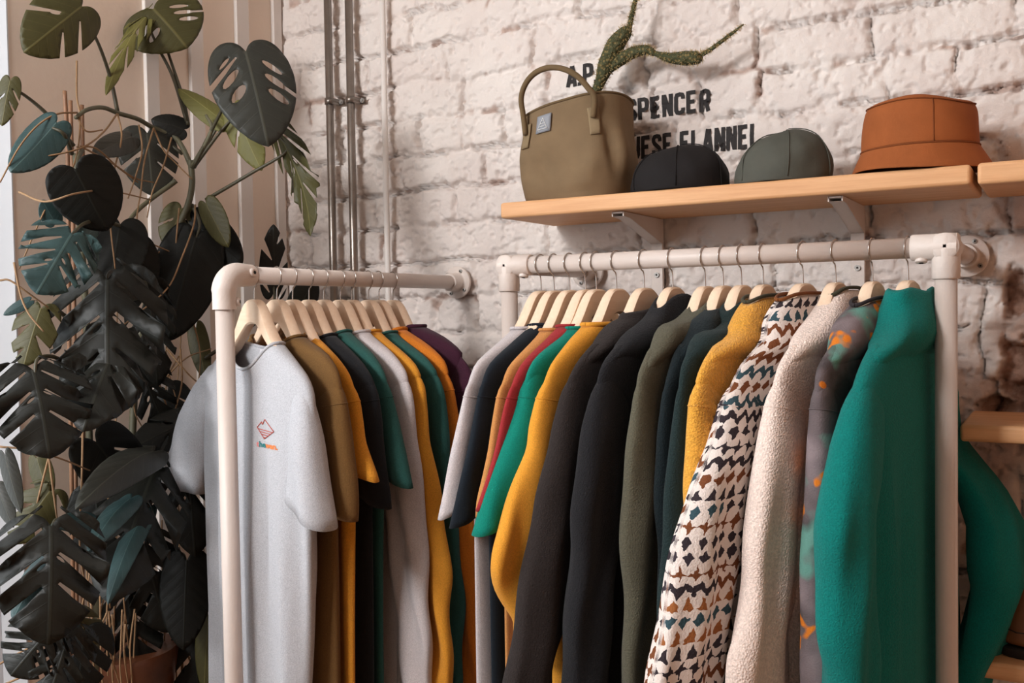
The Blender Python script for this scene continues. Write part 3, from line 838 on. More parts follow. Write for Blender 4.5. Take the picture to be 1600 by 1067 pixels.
for k in range(4):
    u = .12 + .24 * k
    stroke((L_[0] + (B_[0] - L_[0]) * u, L_[1] + (B_[1] - L_[1]) * u), (R_[0] + (B_[0] - R_[0]) * u, R_[1] + (B_[1] - R_[1]) * u))
b.build('chest_logo', LOGO['red'], tee)
co, F = text_polys('thewen.', .0105, 1.0, .04)
co[:, 0] = (co[:, 0] - co[:, 0].min()) / (co[:, 0].max() - co[:, 0].min()) * .076 + cx - .034; co[:, 1] += cz - .034
for key, lo, hi in (('pink', -1, cx - .0255), ('teal', cx - .0255, cx - .002), ('orange', cx - .002, 1)):
    b = MB(); ids = {}
    for f in F:
        mx = sum(co[i][0] for i in f) / len(f)
        if lo <= mx < hi:
            vv = [on_tee(co[i][0], co[i][1], .0007) for i in f]; b.add(vv, [tuple(range(len(f)))])
    if b.v: b.build('chest_lettering', LOGO[key], tee, smooth=False)
b = MB(); b.box((-.018, .018, -.118), (.022, .0195, -.096)); nl = b.build('neck_label', plain('label_white', srgb(214, 208, 212), .8), tee, smooth=False)
b = MB()
for k in range(3): b.tube([(.004 + k * .005, .0172, -.113), (.009 + k * .005, .0172, -.103)], .0018, 6)
b.build('label_mark', plain('label_red', srgb(190, 70, 90), .8), nl)

# ---- right rail: sixteen tops seen edge-on
OUT_R = {
 0:(-0.899,10,[(0.075,-.072),(0.094, -0.082), (0.195, -0.132), (0.216, -0.168), (0.257, -0.285), (0.294, -0.401), (.297,-.42)]),
 1:(-0.870,10,[(0.061, -0.066), (0.193, -0.132), (0.213, -0.16), (0.252, -0.283), (0.305, -0.415),(.307,-.43)]),
 2:(-0.836,10,[(0.078,-.075),(0.097, -0.088), (0.187, -0.138), (0.216, -0.188), (0.241, -0.282), (0.275, -0.365), (0.28, -0.41)]),
 3:(-0.802,10,[(0.072,-.068),(0.091, -0.078), (0.194, -0.131), (0.218, -0.158), (0.241, -0.203), (0.267, -0.277), (0.321, -0.379),(.325,-.39)]),
 4:(-0.779,12,[(0.078,-.072),(0.095, -0.084), (0.183, -0.123), (0.206, -0.151), (0.223, -0.201), (0.265, -0.277), (0.348, -0.414), (.352,-.42)]),
 5:(-0.737,12,[(0.085,-.066),(0.126, -0.084), (0.196, -0.133), (0.231, -0.19), (0.248, -0.235), (0.254, -0.275), (0.33, -0.39), (0.352, -0.43), (.351,-.46),(0.32, -0.532), (0.289, -0.586),(.27,-.64)]),
 6:(-0.681,13,[(0.054, -0.037), (0.105, -0.066), (0.198, -0.128), (0.227, -0.162), (0.255, -0.232), (0.266, -0.271), (0.299, -0.349), (0.328, -0.456), (0.355, -0.561), (0.381, -0.633),(.39,-.75)]),
 7:(-0.625,11,[(0.046, -0.024), (0.092, -0.035), (0.105, -0.056), (0.194, -0.11), (0.224, -0.132), (0.266, -0.227), (0.278, -0.265), (0.302, -0.365), (0.325, -0.637),(.33,-.8)]),
 8:(-0.563,10,[(.05,-.036),(.09,-.042),(0.126, -0.053), (0.166, -0.079), (0.205, -0.125), (0.224, -0.144), (0.251, -0.264), (0.264, -0.361), (0.276, -0.639),(.28,-.8)]),
 9:(-0.530,10,[(.05,-.035),(0.091, -0.046), (.165,-.11),(0.201, -0.163), (0.219, -0.245), (0.225, -0.37), (0.232, -0.646),(.235,-.8)]),
 10:(-0.497,10,[(.04,-.036),(0.069, -0.046), (0.156, -0.08), (0.21, -0.136), (0.235, -0.24), (0.256, -0.356), (0.279, -0.508), (0.291, -0.622),(.295,-.8)]),
 11:(-0.458,10,[(.07,-.028),(0.086, -0.034), (0.126, -0.08), (0.193, -0.109), (0.232, -0.144), (0.251, -0.184), (0.255, -0.256), (0.262, -0.316),(.27,-.5),(.27,-.8)]),
 12:(-0.390,17,[(.085,-.026),(0.107, -0.037), (0.121, -0.093), (0.189, -0.133), (0.232, -0.184), (0.264, -0.254), (0.31, -0.304), (0.366, -0.436), (0.42, -0.575),(.44,-.7)]),
 13:(-0.336,13,[(.03,-.018),(.05,-.028),(0.103, -0.066), (0.144, -0.092), (0.198, -0.131), (0.227, -0.182), (0.248, -0.25), (0.276, -0.321), (0.296, -0.446), (0.344, -0.544),(.36,-.7)]),
 14:(-0.277,10,[(.08,-.036),(0.115, -0.045), (0.147, -0.065), (0.163, -0.098), (0.228, -0.134), (0.236, -0.19), (0.236, -0.247), (0.246, -0.373), (0.261, -0.48), (0.268, -0.587),(.27,-.7)]),
 15:(-0.222,11,[(0.053, -0.016), (0.081, -0.053), (0.155, -0.104), (0.207, -0.146), (0.247, -0.2), (0.269, -0.24), (0.298, -0.306), (0.315, -0.355), (0.313, -0.504), (0.305, -0.567),(.30,-.8)]),
}
RSPEC = {
 0: ('t_shirt', 'pale grey T-shirt at the far left of the right rail', 't-shirt', 'grey', .014, -.405, 'tee'),
 1: ('t_shirt', 'dark navy T-shirt second from the left on the right rail', 't-shirt', 'navy', .015, -.415, 'tee'),
 2: ('t_shirt', 'tan T-shirt between the navy and wine red T-shirts', 't-shirt', 'tan', .014, -.395, 'tee'),
 3: ('t_shirt', 'wine red T-shirt between the tan and bright green T-shirts', 't-shirt', 'red', .012, -.375, 'tee'),
 4: ('t_shirt', 'bright green T-shirt with flared sleeve beside the golden sweatshirt', 't-shirt', 'green', .017, -.412, 'tee'),
 5: ('sweatshirt', 'golden yellow sweatshirt between the green T-shirt and dark brown hoodie', 'sweatshirt', 'gold', .022, -.62, 'sweat'),
 6: ('hoodie', 'dark brown hoodie right of the golden sweatshirt', 'hoodie', 'darkbrown', .027, -.74, 'hood'),
 7: ('hoodie', 'black hoodie between the dark brown and olive hoodies', 'hoodie', 'blackfleece', .028, -.78, 'hood'),
 8: ('hoodie', 'olive hoodie right of the black hoodie', 'hoodie', 'olive', .020, -.78, 'hood'),
 9: ('hoodie', 'dark teal hoodie squeezed between olive and dark green hoodies', 'hoodie', 'darkteal', .016, -.78, 'hood'),
 10: ('hoodie', 'dark green hoodie left of the golden fleece jacket', 'hoodie', 'darkgreen', .018, -.78, 'hood'),
 11: ('fleece_jacket', 'golden yellow sherpa fleece jacket left of the patterned fleece', 'jacket', 'sherpa_gold', .024, -.78, 'stand'),
 12: ('fleece_jacket', 'white fleece jacket with brown and teal geometric pattern', 'jacket', 'pattern', .030, -.70, 'stand'),
 13: ('fleece_jacket', 'cream sherpa fleece jacket right of the patterned fleece', 'jacket', 'cream', .028, -.74, 'stand'),
 14: ('fleece_jacket', 'grey printed fleece jacket with orange patches beside green hoodie', 'jacket', 'blotch', .026, -.74, 'stand'),
 15: ('hoodie', 'bright green fleece hoodie at the right end of the rail', 'hoodie', 'greenfleece', .034, -.78, 'hood'),
}
RH = ['pale grey T-shirt', 'navy T-shirt', 'tan T-shirt', 'wine red T-shirt', 'bright green T-shirt', 'golden sweatshirt', 'dark brown hoodie', 'black hoodie', 'olive hoodie', 'dark teal hoodie',
      'dark green hoodie', 'golden sherpa jacket', 'patterned fleece jacket', 'cream sherpa jacket', 'grey printed fleece jacket', 'bright green hoodie']
for i in range(16):
    xh, yaw, pts = OUT_R[i]
    loc = (xh, YRR, ZC + .041); rz = math.radians(-(90 + yaw))
    make_hanger('pale wooden hanger holding the %s on the right rail' % RH[i], loc, rz, ZRR - loc[2], HRG)
    nm, lab, cat, mt, th, cuff, kind = RSPEC[i]
    kw = {}
    if i == 0: kw = dict(slw=[(-.45, .075), (-.3, .085), (-.2, .08), (-.16, .06), (-.12, .02)])
    if i == 5: kw = dict(slw=[(-.64, .05), (-.55, .09), (-.45, .12), (-.3, .12), (-.2, .10), (-.16, .06), (-.12, .02)])
    if i == 4: kw = dict(slw=[(-.45, .20), (-.38, .17), (-.3, .14), (-.2, .10), (-.16, .06), (-.12, .02)], fs_th=.03)
    if i in (6, 7): kw = dict(wb=.22, wbl=.26)
    if i == 12: kw = dict(wb=.22, wbl=.25, trim=TRIM_B, slw=[(-.9, .17), (-.5, .16), (-.3, .13), (-.2, .10), (-.16, .06), (-.12, .02)])
    if i == 13: kw = dict(trim=TRIM_O, wb=.21, wbl=.24, slw=[(-.9, .16), (-.5, .15), (-.3, .13), (-.2, .10), (-.16, .06), (-.12, .02)])
    if i == 11: kw = dict(trim=TRIM_O)
    if i == 14: kw = dict(trim=TRIM_D)
    if i == 15:
        fs = []
        for k in range(27):
            z = -.125 - .64 * k / 26
            so_ = lerp_table([(-.8, .215), (-.7, .225), (-.55, .255), (-.4, .265), (-.25, .265), (-.20, .245), (-.16, .215), (-.12, .185)], z)
            w = lerp_table([(-.8, .09), (-.5, .15), (-.3, .13), (-.2, .09), (-.12, .02)], z)
            nc = lerp_table([(-.8, .03), (-.68, .045), (-.60, .072), (-.52, .090), (-.42, .082), (-.36, .055), (-.31, .018), (-.27, -.008), (-.22, -.008), (-.12, .004)], z)
            hn = lerp_table([(-.8, .025), (-.62, .035), (-.5, .040), (-.38, .034), (-.30, .024), (-.2, .020), (-.12, .006)], z)
            fs.append((-so_, z, -(so_ - w), z, hn, nc))
        kw = dict(far_sleeve=fs, wb=.215, wbl=.235)
    make_garment(nm, lab, cat, loc, rz, FAB[mt], pts, 1, th, cuff, kind, seed=40 + i, group=GR, hem=-.80, fold_amp=.012 if i >= 12 else min(.008, th * .3), **kw)

# ------------------------------------------------------------------ shelves and brackets
ZS = ZC + .203                                   # underside of the hat shelf
def shelf(x0, x1, y0, z0, z1, label, group):
    b = MB(); b.box((0, y0 - YW + .012, 0), (x1 - x0, -.012 + .002, z1 - z0))
    o = b.build('wooden_shelf', M['shelf'], smooth=True, bevel=.006, auto=35)
    o.location = (x0, YW - .002, z0)
    return tag(o, label, 'shelf', group)
SHT = .034
shelf(-1.064, -.1395, 1.79, ZS, ZS + SHT, 'long pine shelf carrying the canvas bag, two caps and orange hat', 'pine shelves on the brick wall')
shelf(-.1295, .75, 1.79, ZS - .001, ZS + SHT + .001, 'pine shelf starting at the top right, right of the orange hat', 'pine shelves on the brick wall')
shelf(-.157, .75, 1.79, ZC - .234, ZC - .2047, 'pine shelf at the right edge, just right of the green hoodie', 'pine shelves on the brick wall')
shelf(-.160, .75, 1.79, ZC - .638, ZC - .608, 'pine shelf at the bottom right carrying brown boots', 'pine shelves on the brick wall')
def bracket(x, label):
    t = thing('shelf_bracket', label, 'bracket', (x, YW - .01, ZS), 0, 'white steel shelf brackets')
    w = .0135
    b = MB(); b.box((-w, -.010, -.30), (w, 0, 0)); b.build('upright', M['fitting'], t, smooth=False, bevel=.0012)
    b = MB()
    prof = [(-.008, -.001), (-.225, -.001), (-.225, -.010), (-.19, -.012), (-.012, -.055), (-.008, -.055)]
    for s in (-1, 1):
        x0, x1 = s * w * .9 - .0012, s * w * .9 + .0012
        n = len(prof)
        b.add([(x0, y, z) for y, z in prof] + [(x1, y, z) for y, z in prof], [tuple(range(n)), tuple(range(2 * n - 1, n - 1, -1))] + [(k, (k + 1) % n, n + (k + 1) % n, n + k) for k in range(n)])
    b.box((-w * .9, -.225, -.004), (w * .9, -.008, -.001))
    b.add([(-w * .9, -.225, -.010), (w * .9, -.225, -.010), (w * .9, -.19, -.012), (-w * .9, -.19, -.012), (w * .9, -.012, -.055), (-w * .9, -.012, -.055)], [(0, 1, 2, 3), (3, 2, 4, 5)])
    b.build('arm', M['fitting'], t, smooth=False)
    for z in (-.075, -.125, -.25):
        s = MB(); s.cyl((0, -.010, z), (0, -.0135, z), .006, 14); k = s.build('screw', M['screw'], t, auto=40)
        h = MB(); h.cyl((0, -.0130, z), (0, -.0140, z), .0024, 6); h.build('screw_recess', M['hole'], k, smooth=False)
bracket(-.798, 'white steel shelf bracket under the caps, left of the other bracket')
bracket(-.366, 'white steel shelf bracket under the orange hat end of the shelf')
ZT = ZS + SHT

# ------------------------------------------------------------------ canvas bag
def canvas(name, col, var=.18):
    N = NT(name); tc = N.n('ShaderNodeTexCoord').outputs['Object']
    f = N.ramp(N.noise(tc, 14, 4), .3, .7)
    N.l(N.mix(f, tuple(c * (1 - var) for c in col[:3]) + (1,), col), N.b.inputs['Base Color'])
    N.b.inputs['Roughness'].default_value = .85; N.b.inputs['Specular IOR Level'].default_value = .2
    N.bump(N.noise(tc, 500, 2), .3, .001); return N.mat
M['canvas'] = canvas('khaki_canvas', srgb(126, 104, 78)); M['canvas2'] = canvas('khaki_tab', srgb(140, 120, 92)); M['handle'] = canvas('khaki_handle', srgb(112, 92, 66))
bag = thing('canvas_bag', 'khaki canvas bucket bag with two looped handles on the shelf', 'bag', (-.928, 1.915, ZT), 0)
BW, BD, BH = .124, .100, .205
def bag_pt(a, u, off=0):
    """angle a (0 = right, -90 = front), height fraction u"""
    prof = lerp_table([(0, .955), (.05, 1.0), (.25, 1.03), (.5, 1.02), (.75, .98), (1, 1.0)], u)
    c, s = math.cos(a), math.sin(a)
    k = .62 + .25 * abs(2 * u - 1) ** 2; c = math.copysign(abs(c) ** k, c); s = math.copysign(abs(s) ** k, s); prof *= .965
    r = 1 + .022 * math.sin(3 * a + 4.5 * u + .6) * math.sin(math.pi * u) + .05 * math.exp(-((u - .38) / .14) ** 2) * math.cos(2 * (a + .35)) \
        - .13 * math.exp(-((a + .62 + .5 * (u - .5)) / .17) ** 2 - ((u - .46) / .20) ** 2) + .06 * math.exp(-((a + .25) / .22) ** 2 - ((u - .55) / .3) ** 2) + .08 * math.exp(-((a + 1.15) / .2) ** 2 - ((u - .33) / .16) ** 2) - .09 * math.exp(-((a + 1.75 + .8 * (u - .3)) / .15) ** 2 - ((u - .30) / .2) ** 2) - .06 * math.exp(-((a + 1.2) / .5) ** 2 - ((u - .06) / .04) ** 2)
    z = BH * u + (.010 * math.cos(a) - .006 * math.sin(2 * a)) * u
    return Vector(((BW * prof * r + off) * c, (BD * prof * r + off) * s, z))
rows = []
for u in [0.0, .012] + list(np.linspace(.04, 1, 26)):
    rows.append([bag_pt(2 * math.pi * k / 72 - math.pi, u) for k in range(72)])
rows = [[p * .05 * 1 + Vector((0, 0, 0)) if False else Vector((p.x * .05, p.y * .05, 0)) for p in rows[0]]] + rows
b = MB(); b.grid(rows, True); b.build('bag_body', M['canvas'], bag, solid=.003)
b = MB(); b.tube([bag_pt(2 * math.pi * k / 72, 1.0) for k in range(73)], .0028, 8, False); b.build('rim_binding', M['handle'], bag)
def patch(a0, a1, u0, u1, off, mat, name, par, th=.003):
    rows = [[bag_pt(a0 + (a1 - a0) * i / 6, u0 + (u1 - u0) * j / 6, off) for i in range(7)] for j in range(7)]
    b = MB(); b.grid(rows, False); return b.build(name, mat, par, solid=th)
R = math.radians
for sgn, aa in ((-1, (-126, -58)), (1, (126, 58))):
    ends = []
    for a in aa:
        patch(R(a - 7), R(a + 7), .60, .86, .0045, M['canvas2'], 'handle_tab', bag)
        ends.append(bag_pt(R(a), .80, .006))
    e0, e1 = ends
    tilt = .035 if sgn < 0 else .012
    pts = [e0 + Vector((0, sgn * .003, -.01)), e0 + Vector((-.004, sgn * .004, .03))]
    mid = (e0 + e1) / 2; w = (e1 - e0).x
    for k in range(1, 8):
        a = math.pi * k / 8
        pts.append(Vector((mid.x - math.cos(a) * w * .53 - .012 * math.sin(a), mid.y + sgn * (tilt * math.sin(a) * .6 + .004), mid.z + .025 + math.sin(a) * (.085 if sgn < 0 else .062))))
    pts += [e1 + Vector((.004, sgn * .004, .03)), e1 + Vector((0, sgn * .003, -.01))]
    b = MB(); b.tube(spline(pts, 6), .0062, 10); b.build('handle', M['handle'], bag)
lb = patch(R(-109), R(-94), .72, .90, .0042, plain('grey_label', srgb(134, 136, 142), .6), 'woven_label', bag, .002)
b = MB()
for j in range(4):
    u = .755 + .028 * j; hw = 4.6 - 1.25 * j
    b.tube([bag_pt(R(-101.5 + q * hw), u, .0050) for q in (-1, -.3, .3, 1)], .0009, 6)
for q in (-1, 1): b.tube([bag_pt(R(-101.5 + q * 5.4 * (1 - k / 4)), .745 + .125 * k / 4, .0050) for k in range(5)], .0009, 6)
b.build('label_mark', plain('label_pale', srgb(205, 205, 205), .6), lb)

# ------------------------------------------------------------------ hats
def cap(name, label, x, y, rx, ry, h, mat, rot, lean):
    t = thing(name, label, 'cap', (x, y, ZT), rot, 'caps on the shelf')
    n = 60; rows = []
    rnd = random.Random(int(x * 1000))
    ph = [rnd.random() * 6 for _ in range(4)]
    prof = [(.98, 0), (1.0, .06), (1.01, .2), (.99, .38), (.93, .56), (.82, .73), (.66, .86), (.45, .95), (.22, .99), (.06, 1.0)]
    for r, u in prof:
        row = []
        for k in range(n):
            a = 2 * math.pi * k / n
            f = 1 - .018 * abs(math.cos(3 * a)) ** 12 * (u > .1) + .016 * math.sin(2 * a + ph[0] + u * 3) * u + .030 * math.sin(5 * a + ph[1] - u * 7) * math.sin(math.pi * u) + .02 * math.sin(9 * a + ph[3] + u * 9) * math.sin(math.pi * u)
            row.append((rx * r * f * math.cos(a) + lean * u * rx, ry * r * f * math.sin(a), h * u * (1 + .05 * math.sin(a + ph[2])) ))
        rows.append(row)
    b = MB(); b.grid(rows, True, False, True); b.build('crown', mat, t, solid=.002, sub=1)
    b = MB()
    for k in range(6):
        a = math.pi / 6 + k * math.pi / 3; i = int(round(a / (2 * math.pi) * n)) % n
        b.tube(spline([Vector(r[i]) * 1.004 + Vector((0, 0, .0005)) for r in rows[1:]], 2), .0011, 6)
    b.build('seam', mat, t)
    b = MB(); b.tube([(rx * .05 * math.cos(q) + lean * rx, 0, h * .995 + .0) for q in (0, .1)], .005, 10)
    s = MB(); s.tube([(lean * rx, 0, h * .985), (lean * rx, 0, h * 1.02), (lean * rx, 0, h * 1.03)], [.006, .0055, .002], 12); s.build('top_button', mat, t)
    # peak, turned to the wall
    rows = []
    for j in range(6):
        v = j / 5; row = []
        for i in range(13):
            a = R(90 + (i - 6) * 10); e = v * .055 * math.cos((i - 6) / 6.5 * math.pi / 2) ** .6
            row.append(((rx + e) * math.cos(a), (ry + e) * math.sin(a), .012 - .0 * v - .006 * ((i - 6) / 6) ** 2 + .004))
        rows.append(row)
    b = MB(); b.grid(rows, False); b.build('peak', mat, t, solid=.003)
    return t
M['capblack'] = canvas('black_cap_cotton', srgb(34, 31, 31)); M['capgrey'] = canvas('grey_green_cap_nylon', srgb(84, 84, 76))
cap('baseball_cap', 'black cotton cap on the shelf beside the canvas bag', -.686, 1.885, .100, .088, .094, M['capblack'], R(15), 0)
g = cap('baseball_cap', 'grey-green cap on the shelf between black cap and orange hat', -.477, 1.885, .092, .086, .102, M['capgrey'], R(20), .08)
# bucket hat
hat = thing('bucket_hat', 'orange bucket hat at the right end of the shelf', 'hat', (-.232, 1.90, ZT), 0)
M['hat'] = canvas('rust_orange_cotton', srgb(154, 86, 45), .16)
n = 72; rows = []
prof = [(1.17, .002), (1.10, .016), (1.03, .030), (.965, .042), (.95, .046), (.945, .064), (.935, .088), (.915, .108), (.87, .123), (.79, .131), (.5, .136), (.1, .137)]
for k_, (r, z) in enumerate(prof):
    row = []
    for k in range(n):
        a = 2 * math.pi * k / n; bf = max(0, (r - .96) / .21)
        f = 1 + .014 * math.sin(2 * a + 1) + .012 * math.sin(5 * a + z * 60) + .02 * bf * math.sin(3 * a + .8)
        zz = z + .004 * bf * math.sin(2 * a) + sstep(.05, .13, z) * (-.004 * math.cos(a) + .003 * math.sin(3 * a))
        row.append((.104 * r * f * math.cos(a), .094 * r * f * math.sin(a), max(.0005, zz)))
    rows.append(row)
b = MB(); b.grid(rows[4:], True, False, True); b.build('crown', M['hat'], hat, solid=.002, sub=1)
b = MB(); b.grid(rows[:5], True); br_ = b.build('brim', M['hat'], hat, solid=.0025, sub=1)
b = MB()
for i in (4,): b.tube([Vector(p) * 1.0 for p in rows[i]] + [Vector(rows[i][0])], .0016, 6, False)
j = int(round((math.radians(-72) % (2 * math.pi)) / (2 * math.pi) * n)) % n
b.tube([Vector((r[j][0] * 1.004, r[j][1] * 1.004, r[j][2])) for r in rows[4:9]], .0009, 6)
b.tube([Vector((p[0] * .985 * 1.02, p[1] * .985 * 1.02, p[2])) for p in rows[8]] + [Vector(rows[8][0])], .0012, 6, False)
b.build('seam', canvas('rust_seam', srgb(122, 66, 34), .1), hat)

# ------------------------------------------------------------------ cactus behind the bag
N = NT('cactus_skin'); tc = N.n('ShaderNodeTexCoord').outputs['Object']
v = N.n('ShaderNodeTexVoronoi'); v.inputs['Scale'].default_value = 130; N.l(tc, v.inputs['Vector'])
N.l(N.mix(N.ramp(v.outputs['Distance'], .15, .45), srgb(132, 112, 66), srgb(62, 64, 34)), N.b.inputs['Base Color'])
N.b.inputs['Roughness'].default_value = .8; N.bump(v.outputs['Distance'], .8, .004); M['cactus'] = N.mat
cx0 = Vector((-.925, 2.0, ZT))
ca = thing('jointed_cactus', 'tall jointed cactus with flat pads rising behind the canvas bag', 'cactus', cx0)
b = MB(); b.tube([(0, 0, 0), (0, 0, .002), (0, 0, .07), (0, 0, .07)], [.026, .028, .036, .030], 20); b.build('pot', plain('terracotta_pot', srgb(160, 98, 68), .8, bump=.2, bscale=60), ca, auto=40)
def pad(pts, rad, flat=.5):
    P = spline([Vector(p) - cx0 for p in pts], 6); R_ = []
    n = len(P)
    for i in range(n): R_.append(lerp_table([(k / (len(rad) - 1), r) for k, r in enumerate(rad)], i / (n - 1)))
    return P, R_
def cactus_part(pts, rad, seed):
    P, R_ = pad(pts, rad); rnd = random.Random(seed)
    b = MB(); b.tube(P, R_, 14)
    b.v = [(x, y * 1.0, z) for x, y, z in b.v]
    o = b.build('pad', M['cactus'], ca)
    s = MB()
    for i in range(2, len(P) - 1):
        t = (P[i + 1] - P[i - 1]).normalized()
        for k in range(14):
            d = Vector((rnd.uniform(-1, 1), rnd.uniform(-1, 1), rnd.uniform(-1, 1))); d = (d - t * d.dot(t)).normalized()
            a_ = P[i] + t * rnd.uniform(-.008, .008) + d * R_[i]
            s.tube([a_, a_ + (d + t * rnd.uniform(-.5, .5)) * rnd.uniform(.003, .007)], [.0006, .0002], 4)
    s.build('spines', plain('cactus_spine', srgb(196, 170, 120), .7), o)
def cp(x, y, yy=1.98):
    d = ray(x, y); return CO + d * (yy / d.y)
cactus_part([(-.925, 2.0, ZT + .06), cp(925, 170), cp(938, 128), cp(950, 100)], [.010, .009, .012, .018], 1)
cactus_part([cp(938, 128), cp(947, 103), cp(962, 70), cp(978, 50), cp(984, 42)], [.012, .0195, .021, .015, .006], 2)
cactus_part([cp(983, 47), cp(987, 25), cp(993, 0), cp(1003, -40)], [.006, .0055, .005, .004], 3)
cactus_part([cp(952, 108), cp(972, 92), cp(990, 82), cp(1010, 78), cp(1024, 84)], [.010, .014, .013, .0105, .006], 4)
cactus_part([cp(1022, 83), cp(1045, 90), cp(1070, 91), cp(1090, 90), cp(1097, 88)], [.005, .0105, .0155, .014, .005], 5)
cactus_part([cp(1094, 87), cp(1115, 74), cp(1140, 55), cp(1162, 38)], [.005, .0045, .004, .0015], 6)

# ------------------------------------------------------------------ boots on the low shelf
ZB = ZC - .608
M['leather'] = plain('brown_leather', srgb(122, 76, 42), .5, bump=.25, bscale=90, var=.3, vscale=14); M['leather2'] = plain('dark_brown_leather', srgb(62, 46, 38), .55, bump=.25, bscale=90, var=.25, vscale=14)
M['sole'] = plain('dark_rubber_sole', srgb(38, 32, 29), .8)
def boot(x, y, mat, label, rz):
    t = thing('leather_boot', label, 'boot', (x, y, ZB), rz, 'leather boots on the bottom shelf')
    def sec(z, x0, x1, w, n=28):
        out = []
        for k in range(n):
            a = 2 * math.pi * k / n; c, s = math.cos(a), math.sin(a)
            px = (x0 + x1) / 2 + (x1 - x0) / 2 * math.copysign(abs(c) ** .8, c)
            f = (px - x0) / (x1 - x0); ww = w * (1 - .25 * math.exp(-((f - .42) / .18) ** 2) * (z < .05))
            out.append((px, ww * math.copysign(abs(s) ** .8, s), z))
        return out
    rows = [sec(.016, -.002, .272, .044), sec(.03, -.006, .276, .047), sec(.045, -.006, .268, .046), sec(.062, -.004, .235, .042), sec(.078, .002, .17, .038), sec(.095, .008, .125, .036), sec(.12, .008, .112, .037), sec(.145, .004, .112, .040)]
    b = MB(); b.grid(rows, True, True, False); b.build('upper', mat, t, sub=1)
    b = MB(); b.grid([sec(0, .0, .27, .043), sec(.004, -.004, .276, .047), sec(.016, -.005, .277, .048), sec(.018, 0, .27, .043)], True, True, True); b.build('sole', M['sole'], t, auto=45)
    b = MB(); b.tube([(-.0075 + .0, 0, .05)] + [( .02 + .02 * k, s * .0445, .05) for k, s in ((0, -1), (1, -1))], .0012, 6); b.build('stitching', M['sole'], t)
    b = MB()
    for k in range(4): b.tube([(.125 - .006 * k, -.018, .078 + .015 * k), (.135 - .006 * k, 0, .083 + .015 * k), (.125 - .006 * k, .018, .078 + .015 * k)], .0022, 6)
    b.build('laces', M['sole'], t)
    return t
boot(-.098, 1.862, M['leather'], 'tan brown leather boot in front on the bottom right shelf', R(8))
boot(-.112, 1.97, M['leather2'], 'darker brown leather boot behind the tan one', R(4))

# ------------------------------------------------------------------ monstera
LM = {
 'dark': leaf_mat('monstera_dark', srgb(25, 25, 20), srgb(34, 34, 27), .5),
 'black': leaf_mat('monstera_deep', srgb(18, 18, 14), srgb(24, 24, 18), .55, .2),
 'olive': leaf_mat('monstera_olive', srgb(70, 66, 34), srgb(92, 86, 50), .5),
 'bright': leaf_mat('monstera_young', srgb(108, 104, 54), srgb(124, 118, 70), .55),
 'teal': leaf_mat('monstera_window_sheen', srgb(50, 72, 72), srgb(66, 88, 86), .45),  # cool window reflection put into the leaf colour as blue-green
 'grey': leaf_mat('monstera_greyish', srgb(50, 50, 44), srgb(66, 66, 57), .45),
}
M['stem'] = plain('plant_stem', srgb(96, 92, 70), .6, bump=.3, bscale=70, var=.4, vscale=20)
M['root'] = plain('aerial_root', srgb(150, 116, 82), .8, bump=.3, bscale=120, var=.35, vscale=18)
M['petiole'] = plain('leaf_stalk', srgb(70, 64, 44), .5, var=.3, vscale=10)
M['cane'] = plain('bamboo_cane', srgb(140, 100, 72), .6, var=.3, vscale=30)

